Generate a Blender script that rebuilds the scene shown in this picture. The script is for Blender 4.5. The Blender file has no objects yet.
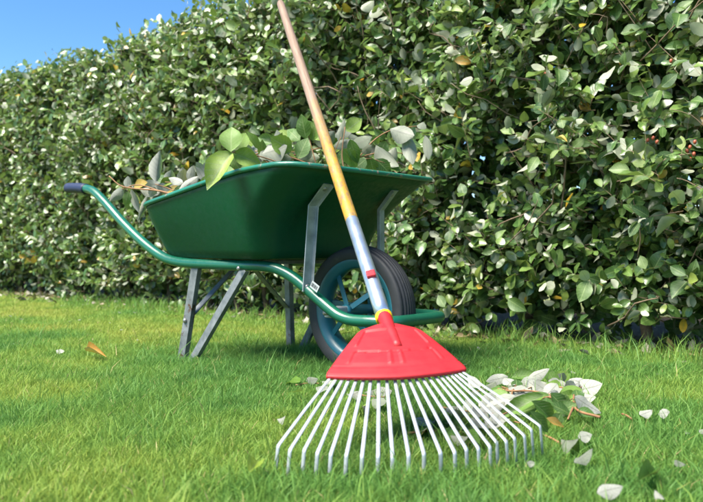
import bpy, math, random
import numpy as np
from mathutils import Vector, Matrix

R = math.radians
scene = bpy.context.scene
COL = scene.collection
rng = np.random.default_rng(7)
random.seed(7)

# ---------------------------------------------------------------- camera
CAM_H = 0.38
FPX = 750.0                     # focal length in photo pixels (703 wide)
cam_d = bpy.data.cameras.new('camera')
cam_d.sensor_width = 36.0
cam_d.lens = FPX / 703.0 * 36.0
cam_d.clip_start = 0.05
cam_d.clip_end = 500.0
cam_d.dof.use_dof = True
cam_d.dof.focus_distance = 2.0
cam_d.dof.aperture_fstop = 5.6
cam = bpy.data.objects.new('camera', cam_d)
cam.location = (0, 0, CAM_H)
cam.rotation_euler = (R(90), 0, 0)
COL.objects.link(cam)
scene.camera = cam

# ---------------------------------------------------------------- world, sun, exposure
SUN_AZ = R(-124)                # clockwise from +Y (the view direction): behind the camera, to the left
SUN_EL = R(58)
world = bpy.data.worlds.new('World')
scene.world = world
world.use_nodes = True
wn = world.node_tree
sky = wn.nodes.new('ShaderNodeTexSky')
sky.sky_type = 'NISHITA'
sky.sun_disc = False
sky.sun_elevation = SUN_EL
sky.sun_rotation = SUN_AZ
sky.air_density = 1.0
sky.dust_density = 0.0
sky.ozone_density = 4.5
bg = wn.nodes['Background']
bg.inputs['Strength'].default_value = 0.10
hs = wn.nodes.new('ShaderNodeHueSaturation')        # deeper blue, the same over the whole sky
hs.inputs['Saturation'].default_value = 1.20
hs.inputs['Value'].default_value = 0.74
wn.links.new(sky.outputs[0], hs.inputs['Color'])
wn.links.new(hs.outputs[0], bg.inputs['Color'])

sun_d = bpy.data.lights.new('sun', 'SUN')
sun_d.energy = 4.4
sun_d.angle = R(34)
sun_d.color = (1.0, 0.94, 0.82)
sun = bpy.data.objects.new('sun', sun_d)
to_sun = Vector((math.sin(SUN_AZ) * math.cos(SUN_EL), math.cos(SUN_AZ) * math.cos(SUN_EL), math.sin(SUN_EL)))
sun.rotation_euler = to_sun.to_track_quat('Z', 'Y').to_euler()
sun.location = to_sun * 20
COL.objects.link(sun)

vs = scene.view_settings
vs.view_transform = 'Standard'
vs.look = 'None'
vs.exposure = 1.6
vs.gamma = 1.0
vs.use_curve_mapping = False


def at(px, py, Y):
    """photo pixel + distance along the view -> point"""
    return Vector(((px - 351.5) / FPX * Y, Y, CAM_H - (py - 252.0) / FPX * Y))


def ground_at(px, py, z=0.0):
    Y = (CAM_H - z) * FPX / (py - 252.0)
    return at(px, py, Y)


# ---------------------------------------------------------------- material helpers
class NT:
    def __init__(self, name):
        self.m = bpy.data.materials.new(name)
        self.m.use_nodes = True
        self.t = self.m.node_tree
        self.b = self.t.nodes['Principled BSDF']
        self.out = self.t.nodes['Material Output']

    def n(self, kind, **kw):
        nd = self.t.nodes.new(kind)
        for k, v in kw.items():
            if k.startswith('i_'):
                nd.inputs[k[2:].replace('_', ' ')].default_value = v
            else:
                setattr(nd, k, v)
        return nd

    def l(self, a, b):
        self.t.links.new(a, b)

    def noise(self, scale, detail=4, rough=0.55, coord='Object', stretch=None):
        tc = self.n('ShaderNodeTexCoord')
        src = tc.outputs[coord]
        if stretch:
            mp = self.n('ShaderNodeMapping')
            mp.inputs['Scale'].default_value = stretch
            self.l(src, mp.inputs[0])
            src = mp.outputs[0]
        nz = self.n('ShaderNodeTexNoise')
        nz.inputs['Scale'].default_value = scale
        nz.inputs['Detail'].default_value = detail
        nz.inputs['Roughness'].default_value = rough
        self.l(src, nz.inputs['Vector'])
        return nz.outputs['Fac']

    def ramp(self, fac, stops, interp='LINEAR'):
        r = self.n('ShaderNodeValToRGB')
        r.color_ramp.interpolation = interp
        el = r.color_ramp.elements
        while len(el) < len(stops):
            el.new(0.5)
        for e, (p, c) in zip(el, stops):
            e.position = p
            e.color = (c[0], c[1], c[2], 1) if len(c) == 3 else c
        self.l(fac, r.inputs[0])
        return r.outputs[0]

    def mix(self, fac, a, b):
        m = self.n('ShaderNodeMix', data_type='RGBA')
        for i, v in ((0, fac), (6, a), (7, b)):
            if hasattr(v, 'is_output'):
                self.l(v, m.inputs[i])
            else:
                m.inputs[i].default_value = v if i == 0 else (v[0], v[1], v[2], 1)
        return m.outputs[2]

    def math(self, op, a, b=None, c=None):
        m = self.n('ShaderNodeMath', operation=op)
        for i, v in enumerate((a, b, c)):
            if v is None:
                continue
            if hasattr(v, 'is_output'):
                self.l(v, m.inputs[i])
            else:
                m.inputs[i].default_value = v
        return m.outputs[0]

    def bump(self, h, strength=0.3, dist=0.002):
        b = self.n('ShaderNodeBump')
        b.inputs['Strength'].default_value = strength
        b.inputs['Distance'].default_value = dist
        self.l(h, b.inputs['Height'])
        self.l(b.outputs[0], self.b.inputs['Normal'])


def paint(name, col, rough=0.35, worn=(0.10, 0.045, 0.02), wear=0.66, wscale=18, coat=0.3, dirt=0.35):
    k = NT(name)
    big = k.noise(6, 5)
    c2 = tuple(x * (1 - dirt) + 0.02 * dirt for x in col)
    base = k.ramp(big, [(0.3, c2), (0.7, col)])
    w = k.noise(wscale, 8, 0.72)
    wm = k.ramp(w, [(wear, (0, 0, 0)), (wear + 0.03, (1, 1, 1))])
    k.l(k.mix(wm, base, worn), k.b.inputs['Base Color'])
    fine = k.noise(60, 5)
    rr = k.ramp(fine, [(0.3, (rough * 0.8,) * 3), (0.75, (rough * 1.5,) * 3)])
    k.l(rr, k.b.inputs['Roughness'])
    k.b.inputs['Coat Weight'].default_value = coat
    k.b.inputs['Coat Roughness'].default_value = 0.25
    k.bump(fine, 0.12, 0.001)
    return k.m


def metal(name, c0, c1, rough=0.45, scale=30, metallic=0.75, rust=0.72):
    k = NT(name)
    n1 = k.noise(scale, 7, 0.65)
    base = k.ramp(n1, [(0.3, c0), (0.7, c1)])
    n2 = k.noise(22, 8, 0.75)
    wm = k.ramp(n2, [(rust, (0, 0, 0)), (rust + 0.04, (1, 1, 1))])
    k.l(k.mix(wm, base, (0.09, 0.045, 0.02)), k.b.inputs['Base Color'])
    k.b.inputs['Metallic'].default_value = metallic
    k.l(k.ramp(n1, [(0.2, (rough * 0.75,) * 3), (0.8, (rough * 1.3,) * 3)]), k.b.inputs['Roughness'])
    k.bump(n1, 0.15, 0.001)
    return k.m


def plastic(name, col, rough=0.4, scale=40, var=0.12, dirt=None):
    k = NT(name)
    n1 = k.noise(scale, 5)
    base = k.ramp(n1, [(0.3, tuple(x * (1 - var) for x in col)), (0.7, col)])
    if dirt:
        n2 = k.noise(24, 8, 0.7)
        base = k.mix(k.ramp(n2, [(0.6, (0, 0, 0)), (0.72, (1, 1, 1))]), base, dirt)
    k.l(base, k.b.inputs['Base Color'])
    k.l(k.ramp(n1, [(0.2, (rough * 0.8,) * 3), (0.8, (rough * 1.25,) * 3)]), k.b.inputs['Roughness'])
    k.bump(n1, 0.1, 0.0008)
    return k.m


def leaf_material(name, stops, per_object, under=(0.40, 0.45, 0.36), rough=0.30, transl=0.22, veins=1.0):
    """two-sided leaf: glossy green above, silvery scurf below, pale midrib and side veins from its own UV"""
    k = NT(name)
    if per_object:
        oi = k.n('ShaderNodeObjectInfo')
        sep = k.n('ShaderNodeSeparateColor')
        k.l(oi.outputs['Color'], sep.inputs[0])
        rnd = sep.outputs[0]
        rnd2 = sep.outputs[1]
    else:
        a = k.n('ShaderNodeAttribute', attribute_name='rnd')
        rnd = a.outputs['Fac']
        rnd2 = k.math('FRACT', k.math('MULTIPLY', rnd, 37.7))
    top = k.ramp(rnd, stops)
    uv = k.n('ShaderNodeUVMap')
    sp = k.n('ShaderNodeSeparateXYZ')
    k.l(uv.outputs[0], sp.inputs[0])
    du = k.math('ABSOLUTE', k.math('SUBTRACT', sp.outputs[0], 0.5))
    rib = k.math('LESS_THAN', du, 0.03)
    ph = k.math('FRACT', k.math('MULTIPLY', k.math('SUBTRACT', sp.outputs[1], k.math('MULTIPLY', du, 0.45)), 8.0))
    vein = k.math('LESS_THAN', ph, 0.13)
    vv = k.math('MAXIMUM', k.math('MULTIPLY', rib, min(0.85, 0.55 * veins)), k.math('MULTIPLY', vein, 0.22 * veins))
    tc = k.n('ShaderNodeTexCoord')
    nz = k.noise(55, 4)
    mott = k.ramp(nz, [(0.3, (0.72, 0.72, 0.72)), (0.7, (1.2, 1.2, 1.15))])
    mm = k.n('ShaderNodeMix', data_type='RGBA', blend_type='MULTIPLY')
    mm.inputs[0].default_value = 1
    k.l(top, mm.inputs[6])
    k.l(mott, mm.inputs[7])
    topv = k.mix(vv, mm.outputs[2], (0.26, 0.36, 0.12))
    und = k.ramp(rnd2, [(0.0, tuple(x * f_ for x, f_ in zip(under, (0.50, 0.58, 0.46)))), (0.6, under), (1.0, tuple(min(0.62, x * 1.25) for x in under))])
    undv = k.mix(k.math('MULTIPLY', vv, 0.9), und, tuple(x * 0.5 for x in under))
    geo = k.n('ShaderNodeNewGeometry')
    colr = k.mix(geo.outputs['Backfacing'], topv, undv)
    k.l(colr, k.b.inputs['Base Color'])
    k.l(k.ramp(geo.outputs['Backfacing'], [(0, (rough,) * 3), (1, (0.62,) * 3)]), k.b.inputs['Roughness'])
    k.b.inputs['Specular IOR Level'].default_value = 0.6
    k.b.inputs['Coat Weight'].default_value = 0.12
    k.b.inputs['Coat Roughness'].default_value = 0.22
    bp = k.n('ShaderNodeBump')
    bp.inputs['Strength'].default_value = min(1.0, 0.35 * veins)
    bp.inputs['Distance'].default_value = 0.002
    k.l(k.math('SUBTRACT', nz, k.math('MULTIPLY', vv, 0.8)), bp.inputs['Height'])
    k.l(bp.outputs[0], k.b.inputs['Normal'])
    tr = k.n('ShaderNodeBsdfTranslucent')
    k.l(k.mix(0.55, topv, (0.22, 0.34, 0.05)), tr.inputs[0])
    ms = k.n('ShaderNodeMixShader')
    ms.inputs[0].default_value = transl
    k.l(k.b.outputs[0], ms.inputs[1])
    k.l(tr.outputs[0], ms.inputs[2])
    k.l(ms.outputs[0], k.out.inputs[0])
    return k.m


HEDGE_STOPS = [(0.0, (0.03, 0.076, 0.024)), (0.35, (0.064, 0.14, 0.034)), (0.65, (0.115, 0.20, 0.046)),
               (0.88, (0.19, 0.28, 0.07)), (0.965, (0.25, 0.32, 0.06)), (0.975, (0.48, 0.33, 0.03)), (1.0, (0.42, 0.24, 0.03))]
M = {}
M['leaf'] = leaf_material('hedge_leaf', HEDGE_STOPS, False, under=(0.36, 0.385, 0.28))
M['leaf_single'] = leaf_material('hedge_leaf_single', HEDGE_STOPS, True, under=(0.36, 0.385, 0.28), veins=1.5)
CUT_STOPS = [(0.0, (0.03, 0.09, 0.02)), (0.4, (0.06, 0.16, 0.022)), (0.75, (0.16, 0.30, 0.028)), (0.95, (0.30, 0.40, 0.04)),
             (0.97, (0.5, 0.34, 0.05)), (1.0, (0.45, 0.2, 0.04))]
M['leaf_cut'] = leaf_material('cut_leaf', CUT_STOPS, True, under=(0.41, 0.415, 0.36), transl=0.25, veins=2.2)
M['leaf_heap'] = leaf_material('cut_leaf_heap', CUT_STOPS, False, under=(0.41, 0.415, 0.36))
LITTER = [(0.0, (0.09, 0.05, 0.025)), (0.5, (0.16, 0.10, 0.05)), (0.8, (0.28, 0.21, 0.12)), (1.0, (0.1, 0.13, 0.04))]
M['litter'] = leaf_material('dry_leaf', LITTER, False, under=(0.26, 0.23, 0.18), rough=0.6, transl=0.1)

k = NT('bark')
n1 = k.noise(45, 7, 0.7)
k.l(k.ramp(n1, [(0.25, (0.045, 0.032, 0.02)), (0.55, (0.13, 0.095, 0.062)), (0.8, (0.24, 0.19, 0.14))]), k.b.inputs['Base Color'])
k.b.inputs['Roughness'].default_value = 0.85
k.bump(n1, 0.6, 0.004)
M['bark'] = k.m
k = NT('twig_bark')
n1 = k.noise(60, 6, 0.7)
k.l(k.ramp(n1, [(0.25, (0.10, 0.068, 0.042)), (0.6, (0.21, 0.15, 0.095)), (0.85, (0.32, 0.25, 0.17))]), k.b.inputs['Base Color'])
k.b.inputs['Roughness'].default_value = 0.75
M['twig'] = k.m
k = NT('cut_twig_bark')
n1 = k.noise(60, 6, 0.7)
k.l(k.ramp(n1, [(0.25, (0.13, 0.06, 0.025)), (0.6, (0.27, 0.14, 0.06)), (0.85, (0.38, 0.24, 0.12))]), k.b.inputs['Base Color'])
k.b.inputs['Roughness'].default_value = 0.7
M['cut_twig'] = k.m

# grass
k = NT('grass_blade')
a = k.n('ShaderNodeAttribute', attribute_name='rnd')
v = k.n('ShaderNodeAttribute', attribute_name='up')
gcol = k.ramp(a.outputs['Fac'], [(0.0, (0.075, 0.225, 0.06)), (0.3, (0.135, 0.31, 0.07)), (0.55, (0.235, 0.385, 0.075)),
                                 (0.8, (0.35, 0.44, 0.085)), (0.93, (0.44, 0.47, 0.11)), (0.965, (0.58, 0.48, 0.22)), (1.0, (0.62, 0.48, 0.28))])
gb = k.mix(k.math('MULTIPLY', k.math('SUBTRACT', 1.0, v.outputs['Fac']), 0.35), gcol, (0.30, 0.35, 0.09))
k.l(gb, k.b.inputs['Base Color'])
k.b.inputs['Roughness'].default_value = 0.45
k.b.inputs['Specular IOR Level'].default_value = 0.16
tr = k.n('ShaderNodeBsdfTranslucent')
k.l(gb, tr.inputs[0])
ms = k.n('ShaderNodeMixShader')
ms.inputs[0].default_value = 0.48
k.l(k.b.outputs[0], ms.inputs[1])
k.l(tr.outputs[0], ms.inputs[2])
k.l(ms.outputs[0], k.out.inputs[0])
M['grass'] = k.m

k = NT('lawn_soil')
n1 = k.noise(9, 8, 0.65)
n2 = k.noise(150, 6, 0.7)
c = k.ramp(n1, [(0.3, (0.10, 0.14, 0.035)), (0.7, (0.17, 0.19, 0.05))])
c = k.mix(k.ramp(n2, [(0.45, (0, 0, 0)), (0.7, (0.7, 0.7, 0.7))]), c, (0.20, 0.17, 0.08))
k.l(c, k.b.inputs['Base Color'])
k.b.inputs['Roughness'].default_value = 0.95
k.bump(n2, 0.6, 0.01)
M['soil'] = k.m

M['tray'] = paint('tray_enamel', (0.0012, 0.066, 0.027), 0.40, wear=0.74, wscale=14, coat=0.0, dirt=0.2)
M['tray'].node_tree.nodes['Principled BSDF'].inputs['Specular IOR Level'].default_value = 0.35
M['rim'] = paint('rim_enamel_sky_tint', (0.01, 0.17, 0.11), 0.34, worn=(0.30, 0.19, 0.15), wear=0.60, wscale=30, coat=0.3)  # tray green lightened to teal: sky highlight put into the colour, plus worn chips
M['frame'] = paint('frame_enamel', (0.003, 0.115, 0.064), 0.32, worn=(0.22, 0.09, 0.03), wear=0.69, wscale=12, coat=0.45, dirt=0.2)
M['wheel'] = paint('wheel_enamel', (0.012, 0.135, 0.18), 0.35, wear=0.7, wscale=20, coat=0.3)
M['galv'] = metal('galvanised_steel', (0.24, 0.27, 0.28), (0.46, 0.49, 0.50), 0.5, 22, 0.45, 0.66)
M['leg'] = metal('weathered_leg_steel', (0.10, 0.115, 0.12), (0.27, 0.29, 0.30), 0.5, 20, 0.4, 0.60)
M['bolt'] = metal('bolt_steel', (0.2, 0.2, 0.2), (0.45, 0.43, 0.4), 0.4, 80, 0.8, 0.58)
M['rubber'] = plastic('tyre_rubber', (0.034, 0.035, 0.038), 0.62, 30, 0.3, dirt=(0.06, 0.055, 0.045))
M['grip'] = plastic('grip_plastic', (0.012, 0.022, 0.065), 0.5, 40, 0.25)
M['red'] = plastic('rake_red_plastic', (0.42, 0.012, 0.018), 0.52, 30, 0.10)
M['button'] = plastic('button_red_plastic', (0.5, 0.01, 0.02), 0.35, 30, 0.10)
M['yellow'] = plastic('yellow_plastic', (0.85, 0.50, 0.01), 0.4, 30, 0.08)
M['tube'] = metal('rake_socket_steel', (0.42, 0.50, 0.60), (0.56, 0.63, 0.72), 0.32, 18, 0.8, 0.78)
M['tine'] = metal('tine_steel', (0.40, 0.43, 0.48), (0.54, 0.57, 0.62), 0.42, 40, 0.4, 0.80)
M['sticker'] = plastic('sticker_paper', (0.55, 0.57, 0.58), 0.55, 60, 0.15)
M['ink'] = plastic('sticker_ink', (0.02, 0.02, 0.025), 0.6, 60, 0.2)
M['berry'] = plastic('berry', (0.42, 0.10, 0.05), 0.35, 90, 0.3)

# wooden handle: yellow paint low down, worn away to grey-beige wood towards the top (local Z runs along the handle)
k = NT('handle_wood')
tc = k.n('ShaderNodeTexCoord')
sp = k.n('ShaderNodeSeparateXYZ')
k.l(tc.outputs['Object'], sp.inputs[0])
grain = k.noise(22, 7, 0.7, stretch=(9, 9, 0.35))
fleck = k.noise(55, 8, 0.75, stretch=(3, 3, 0.5))
wood = k.ramp(grain, [(0.3, (0.15, 0.095, 0.06)), (0.55, (0.26, 0.175, 0.12)), (0.8, (0.34, 0.25, 0.185))])
pt = k.ramp(k.noise(16, 4), [(0.3, (0.36, 0.19, 0.012)), (0.7, (0.46, 0.27, 0.028))])
edge = k.math('ADD', sp.outputs[2], k.math('MULTIPLY', k.math('SUBTRACT', k.noise(7, 5, stretch=(2, 2, 0.6)), 0.5), 0.9))
fade = k.ramp(edge, [(0.22, (1, 1, 1)), (0.62, (0, 0, 0))])
chip = k.ramp(fleck, [(0.50, (1, 1, 1)), (0.60, (0.25, 0.25, 0.25))])
fm = k.math('MULTIPLY', fade, chip)
body = k.mix(fm, wood, pt)
dirt = k.ramp(k.noise(38, 9, 0.8, stretch=(2, 2, 0.8)), [(0.50, (0, 0, 0)), (0.60, (1, 1, 1))])
body = k.mix(k.math('MULTIPLY', dirt, k.math('MULTIPLY', fade, 0.75)), body, (0.16, 0.10, 0.06))
k.l(body, k.b.inputs['Base Color'])
k.b.inputs['Roughness'].default_value = 0.5
k.bump(grain, 0.25, 0.001)
M['wood'] = k.m


# ---------------------------------------------------------------- object helpers
def tag(o, label=None, cat=None, group=None, kind=None):
    if label: o['label'] = label
    if cat: o['category'] = cat
    if group: o['group'] = group
    if kind: o['kind'] = kind
    return o


def empty(name, loc=(0, 0, 0), rot=(0, 0, 0)):
    o = bpy.data.objects.new(name, None)
    o.empty_display_size = 0.05
    o.location = loc
    o.rotation_euler = rot
    COL.objects.link(o)
    return o


def obj(name, me, mat, parent=None, loc=None):
    if mat is not None and not me.materials:
        me.materials.append(mat)
    o = bpy.data.objects.new(name, me)
    COL.objects.link(o)
    if parent: o.parent = parent
    if loc is not None: o.location = loc
    return o


def mesh_arrays(name, verts, tris, smooth=True, uv=None, attrs=None):
    """fast mesh from numpy arrays: verts (n,3), tris (m,3), uv per vertex, attrs: float per vertex"""
    me = bpy.data.meshes.new(name)
    n, m = len(verts), len(tris)
    me.vertices.add(n)
    me.vertices.foreach_set('co', np.ascontiguousarray(verts, dtype=np.float32).ravel())
    me.loops.add(m * 3)
    idx = np.ascontiguousarray(tris, dtype=np.int32).ravel()
    me.loops.foreach_set('vertex_index', idx)
    me.polygons.add(m)
    me.polygons.foreach_set('loop_start', np.arange(0, m * 3, 3, dtype=np.int32))
    me.update(calc_edges=True)
    if uv is not None:
        ul = me.uv_layers.new(name='UVMap')
        ul.data.foreach_set('uv', np.ascontiguousarray(uv[idx], dtype=np.float32).ravel())
    for nm, arr in (attrs or {}).items():
        at_ = me.attributes.new(nm, 'FLOAT', 'POINT')
        at_.data.foreach_set('value', np.ascontiguousarray(arr, dtype=np.float32))
    me.polygons.foreach_set('use_smooth', np.full(m, smooth))
    return me


def mesh_py(name, verts, faces, smooth=False):
    me = bpy.data.meshes.new(name)
    me.from_pydata([tuple(v) for v in verts], [], faces)
    me.update()
    if smooth:
        me.polygons.foreach_set('use_smooth', [True] * len(me.polygons))
    return me


def spline(pts, per=6, closed=False):
    """Catmull-Rom through the points"""
    P = [Vector(p) for p in pts]
    n = len(P)
    out = []
    segs = n if closed else n - 1
    for i in range(segs):
        p1, p2 = P[i], P[(i + 1) % n]
        p0 = P[(i - 1) % n] if (closed or i > 0) else p1 * 2 - p2
        p3 = P[(i + 2) % n] if (closed or i + 2 < n) else p2 * 2 - p1
        for j in range(per):
            t = j / per
            out.append(0.5 * ((2 * p1) + (p2 - p0) * t + (2 * p0 - 5 * p1 + 4 * p2 - p3) * t * t + (3 * p1 - p0 - 3 * p2 + p3) * t ** 3))
    if not closed: out.append(P[-1])
    return out


def tube_mesh(name, path, r, seg=12, closed=False, caps=True, flat=None):
    """swept tube; r number or list; flat=(a,b) scales the section"""
    P = [Vector(p) for p in path]
    n = len(P)
    rs = r if isinstance(r, (list, tuple)) else [r] * n
    T = []
    for i in range(n):
        a_ = P[(i + 1) % n] if (closed or i < n - 1) else P[i]
        b_ = P[(i - 1) % n] if (closed or i > 0) else P[i]
        T.append((a_ - b_).normalized())
    up = Vector((0, 0, 1)) if abs(T[0].z) < 0.9 else Vector((0, 1, 0))
    N = (up - T[0] * up.dot(T[0])).normalized()
    verts, faces = [], []
    for i in range(n):
        N = (N - T[i] * N.dot(T[i])).normalized()
        B = T[i].cross(N)
        for j in range(seg):
            an = 2 * math.pi * j / seg
            ca, sa = math.cos(an), math.sin(an)
            if flat: ca *= flat[0]; sa *= flat[1]
            verts.append(P[i] + (N * ca + B * sa) * rs[i])
    for i in range(n if closed else n - 1):
        i2 = (i + 1) % n
        for j in range(seg):
            j2 = (j + 1) % seg
            faces.append((i * seg + j, i * seg + j2, i2 * seg + j2, i2 * seg + j))
    if caps and not closed:
        faces.append(tuple(range(seg))[::-1])
        faces.append(tuple((n - 1) * seg + j for j in range(seg)))
    me = mesh_py(name, verts, faces, True)
    return me


def bevel(o, w=0.002, seg=2, angle=35):
    b = o.modifiers.new('bevel', 'BEVEL')
    b.width = w
    b.segments = seg
    b.limit_method = 'ANGLE'
    b.angle_limit = R(angle)
    return o


def section_sweep(name, a, b, sect, xdir):
    """extrude a closed 2D section from a to b; xdir is the section's x direction hint"""
    a, b = Vector(a), Vector(b)
    T = (b - a).normalized()
    X = Vector(xdir)
    X = (X - T * X.dot(T)).normalized()
    Yv = T.cross(X)
    n = len(sect)
    verts = [a + X * s[0] + Yv * s[1] for s in sect] + [b + X * s[0] + Yv * s[1] for s in sect]
    faces = [(i, (i + 1) % n, n + (i + 1) % n, n + i) for i in range(n)]
    faces += [tuple(range(n))[::-1], tuple(range(n, 2 * n))]
    return mesh_py(name, verts, faces)


def channel(w, d, t):
    """U section, web on the -y side"""
    return [(-w / 2, 0), (w / 2, 0), (w / 2, d), (w / 2 - t, d), (w / 2 - t, t), (-w / 2 + t, t), (-w / 2 + t, d), (-w / 2, d)]


def rect(w, t):
    return [(-w / 2, -t / 2), (w / 2, -t / 2), (w / 2, t / 2), (-w / 2, t / 2)]


def dome_bolt(parent, p, nrm, r=0.009, h=0.006, name='bolt', mat=None):
    rings = [(1.0, 0), (1.0, 0.35), (0.8, 0.8), (0.35, 1.0)]
    verts, faces, seg = [], [], 8
    for (q, z) in rings:
        for j in range(seg):
            an = 2 * math.pi * j / seg
            verts.append((q * r * math.cos(an), q * r * math.sin(an), z * h))
    for i in range(len(rings) - 1):
        for j in range(seg):
            faces.append((i * seg + j, i * seg + (j + 1) % seg, (i + 1) * seg + (j + 1) % seg, (i + 1) * seg + j))
    faces.append(tuple(3 * seg + j for j in range(seg)))
    o = obj(name, mesh_py(name, verts, faces, True), mat or M['bolt'], parent, p)
    o.rotation_euler = Vector(nrm).to_track_quat('Z', 'Y').to_euler()
    return o


def vnoise(x, y, seed=0):
    """smooth value noise, vectorised"""
    r_ = np.random.default_rng(seed)
    tab = r_.random((64, 64))
    xi, yi = np.floor(x).astype(int), np.floor(y).astype(int)
    fx, fy = x - xi, y - yi
    fx = fx * fx * (3 - 2 * fx)
    fy = fy * fy * (3 - 2 * fy)
    g = lambda i, j: tab[i % 64, j % 64]
    return (g(xi, yi) * (1 - fx) + g(xi + 1, yi) * fx) * (1 - fy) + (g(xi, yi + 1) * (1 - fx) + g(xi + 1, yi + 1) * fx) * fy


# ---------------------------------------------------------------- hedge line
H0 = np.array([1.18, 2.52])
HD = np.array([-0.737, 0.676])          # along the hedge, away from the camera
HN = np.array([-0.676, -0.737])         # out of its face
HEDGE_H = 1.84
HEDGE_W = 0.85
S0, S1 = -1.5, 8.0

# ---------------------------------------------------------------- the lawn: one sheet to the horizon + grass blades
gv = [(-150, -100, 0), (150, -100, 0), (150, 250, 0), (-150, 250, 0)]
lawn = obj('lawn', mesh_py('lawn', gv, [(0, 1, 2, 3)]), M['soil'])
tag(lawn, kind='structure')


bed = []
for (s_, d_) in ((S0 - 1, -0.08), (S1 + 1, -0.08), (S1 + 1, -1.7), (S0 - 1, -1.7)):
    bed.append((H0[0] + HD[0] * s_ + HN[0] * d_, H0[1] + HD[1] * s_ + HN[1] * d_, 0.004))
k = NT('bed_soil')
n1 = k.noise(30, 8, 0.7)
k.l(k.ramp(n1, [(0.3, (0.05, 0.034, 0.018)), (0.7, (0.12, 0.082, 0.046))]), k.b.inputs['Base Color'])
k.b.inputs['Roughness'].default_value = 0.95
k.b.inputs['Specular IOR Level'].default_value = 0.1
k.bump(n1, 0.8, 0.02)
tag(obj('soil_bed', mesh_py('soil_bed', bed, [(0, 1, 2, 3)]), k.m), kind='structure')


def build_grass():
    N = 4900000
    Y = rng.uniform(0.75, 7.6, N)
    half = 0.4687 * Y + 0.30
    hm = 0.4687 * 7.6 + 1.2
    X = rng.uniform(-hm, hm, N)
    dens = np.minimum(1.0, (1.75 / Y) ** 1.45)
    dist = (X - H0[0]) * HN[0] + (Y - H0[1]) * HN[1]        # in front of the hedge face
    outside = np.abs(X) > half
    dens = np.where(outside, dens * 0.22, dens * 0.95)
    keep = (np.abs(X) < half + 1.6) & (rng.random(N) < dens) & (dist > -0.22)
    X, Y, dist, outside = X[keep], Y[keep], dist[keep], outside[keep]
    n = len(X)
    p1 = vnoise(X * 2.3 + 40, Y * 1.6 + 40, 1)
    p2 = vnoise(X * 7 + 40, Y * 7 + 40, 2)
    p3 = vnoise(X * 22 + 90, Y * 22 + 90, 3)
    band = vnoise(X * 0.8 + 33, Y * 2.6 + 12, 4)
    lush = 0.45 * p1 + 0.25 * p2 + 0.3 * band
    h = (0.017 + 0.020 * rng.random(n)) * (0.65 + 0.8 * lush) * (0.75 + 0.5 * p3)
    tall = rng.random(n) < 0.035 * (0.4 + 2.2 * np.clip(p2 - 0.45, 0, 1))
    h[tall] *= rng.uniform(1.5, 2.3, tall.sum())
    nearh = np.clip(1 - np.abs(dist - 0.06) / 0.24, 0, 1)
    lg = rng.random(n) < 0.13 * nearh * np.clip(2.2 * (vnoise(X * 3 + 20, Y * 3 + 60, 6) - 0.35), 0, 1)
    h[lg] = rng.uniform(0.04, 0.12, lg.sum())
    w = rng.uniform(0.0008, 0.0016, n) * np.clip(Y / 2.2, 0.9, 2.4) ** 0.6
    w[lg] *= 1.15
    w[outside] *= 2.0
    az = rng.uniform(0, 2 * np.pi, n)
    lean = rng.uniform(0.15, 1.0, n) * h * 0.9
    dx, dy = np.cos(az), np.sin(az)
    fa = rng.uniform(0, 2 * np.pi, n)
    wx, wy = np.cos(fa) * w, np.sin(fa) * w
    z0 = np.zeros(n)
    V = np.empty((n, 5, 3), np.float32)
    V[:, 0] = np.c_[X - wx, Y - wy, z0]
    V[:, 1] = np.c_[X + wx, Y + wy, z0]
    mx, my = X + dx * lean * 0.35, Y + dy * lean * 0.35
    V[:, 2] = np.c_[mx + wx * 0.85, my + wy * 0.85, h * 0.6]
    V[:, 3] = np.c_[mx - wx * 0.85, my - wy * 0.85, h * 0.6]
    V[:, 4] = np.c_[X + dx * lean, Y + dy * lean, h * rng.uniform(0.85, 1.0, n)]
    base = (np.arange(n) * 5)[:, None]
    T = np.concatenate([base + np.array([0, 1, 2]), base + np.array([0, 2, 3]), base + np.array([3, 2, 4])], axis=1).reshape(-1, 3)
    tint = 1.28 - 1.45 * lush + 0.22 * (rng.random(n) - 0.5) + 0.12 * (p3 - 0.5)
    tint = np.clip(tint, 0.02, 0.90)
    straw = rng.random(n) < 0.018 + 0.05 * np.clip(0.5 - lush, 0, 1)
    tint[straw] = rng.uniform(0.93, 1.0, straw.sum())
    tint[lg] = rng.uniform(0.15, 0.6, lg.sum())
    rnd = np.repeat(tint, 5)
    up = np.tile(np.array([0, 0, 0.6, 0.6, 1.0]), n)
    me = mesh_arrays('grass', V.reshape(-1, 3), T, True, None, {'rnd': rnd, 'up': up})
    o = obj('grass', me, M['grass'])
    tag(o, 'short mown lawn grass, bright green with yellower patches', 'grass', kind='stuff')
    print('grass blades', n)


build_grass()


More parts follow.
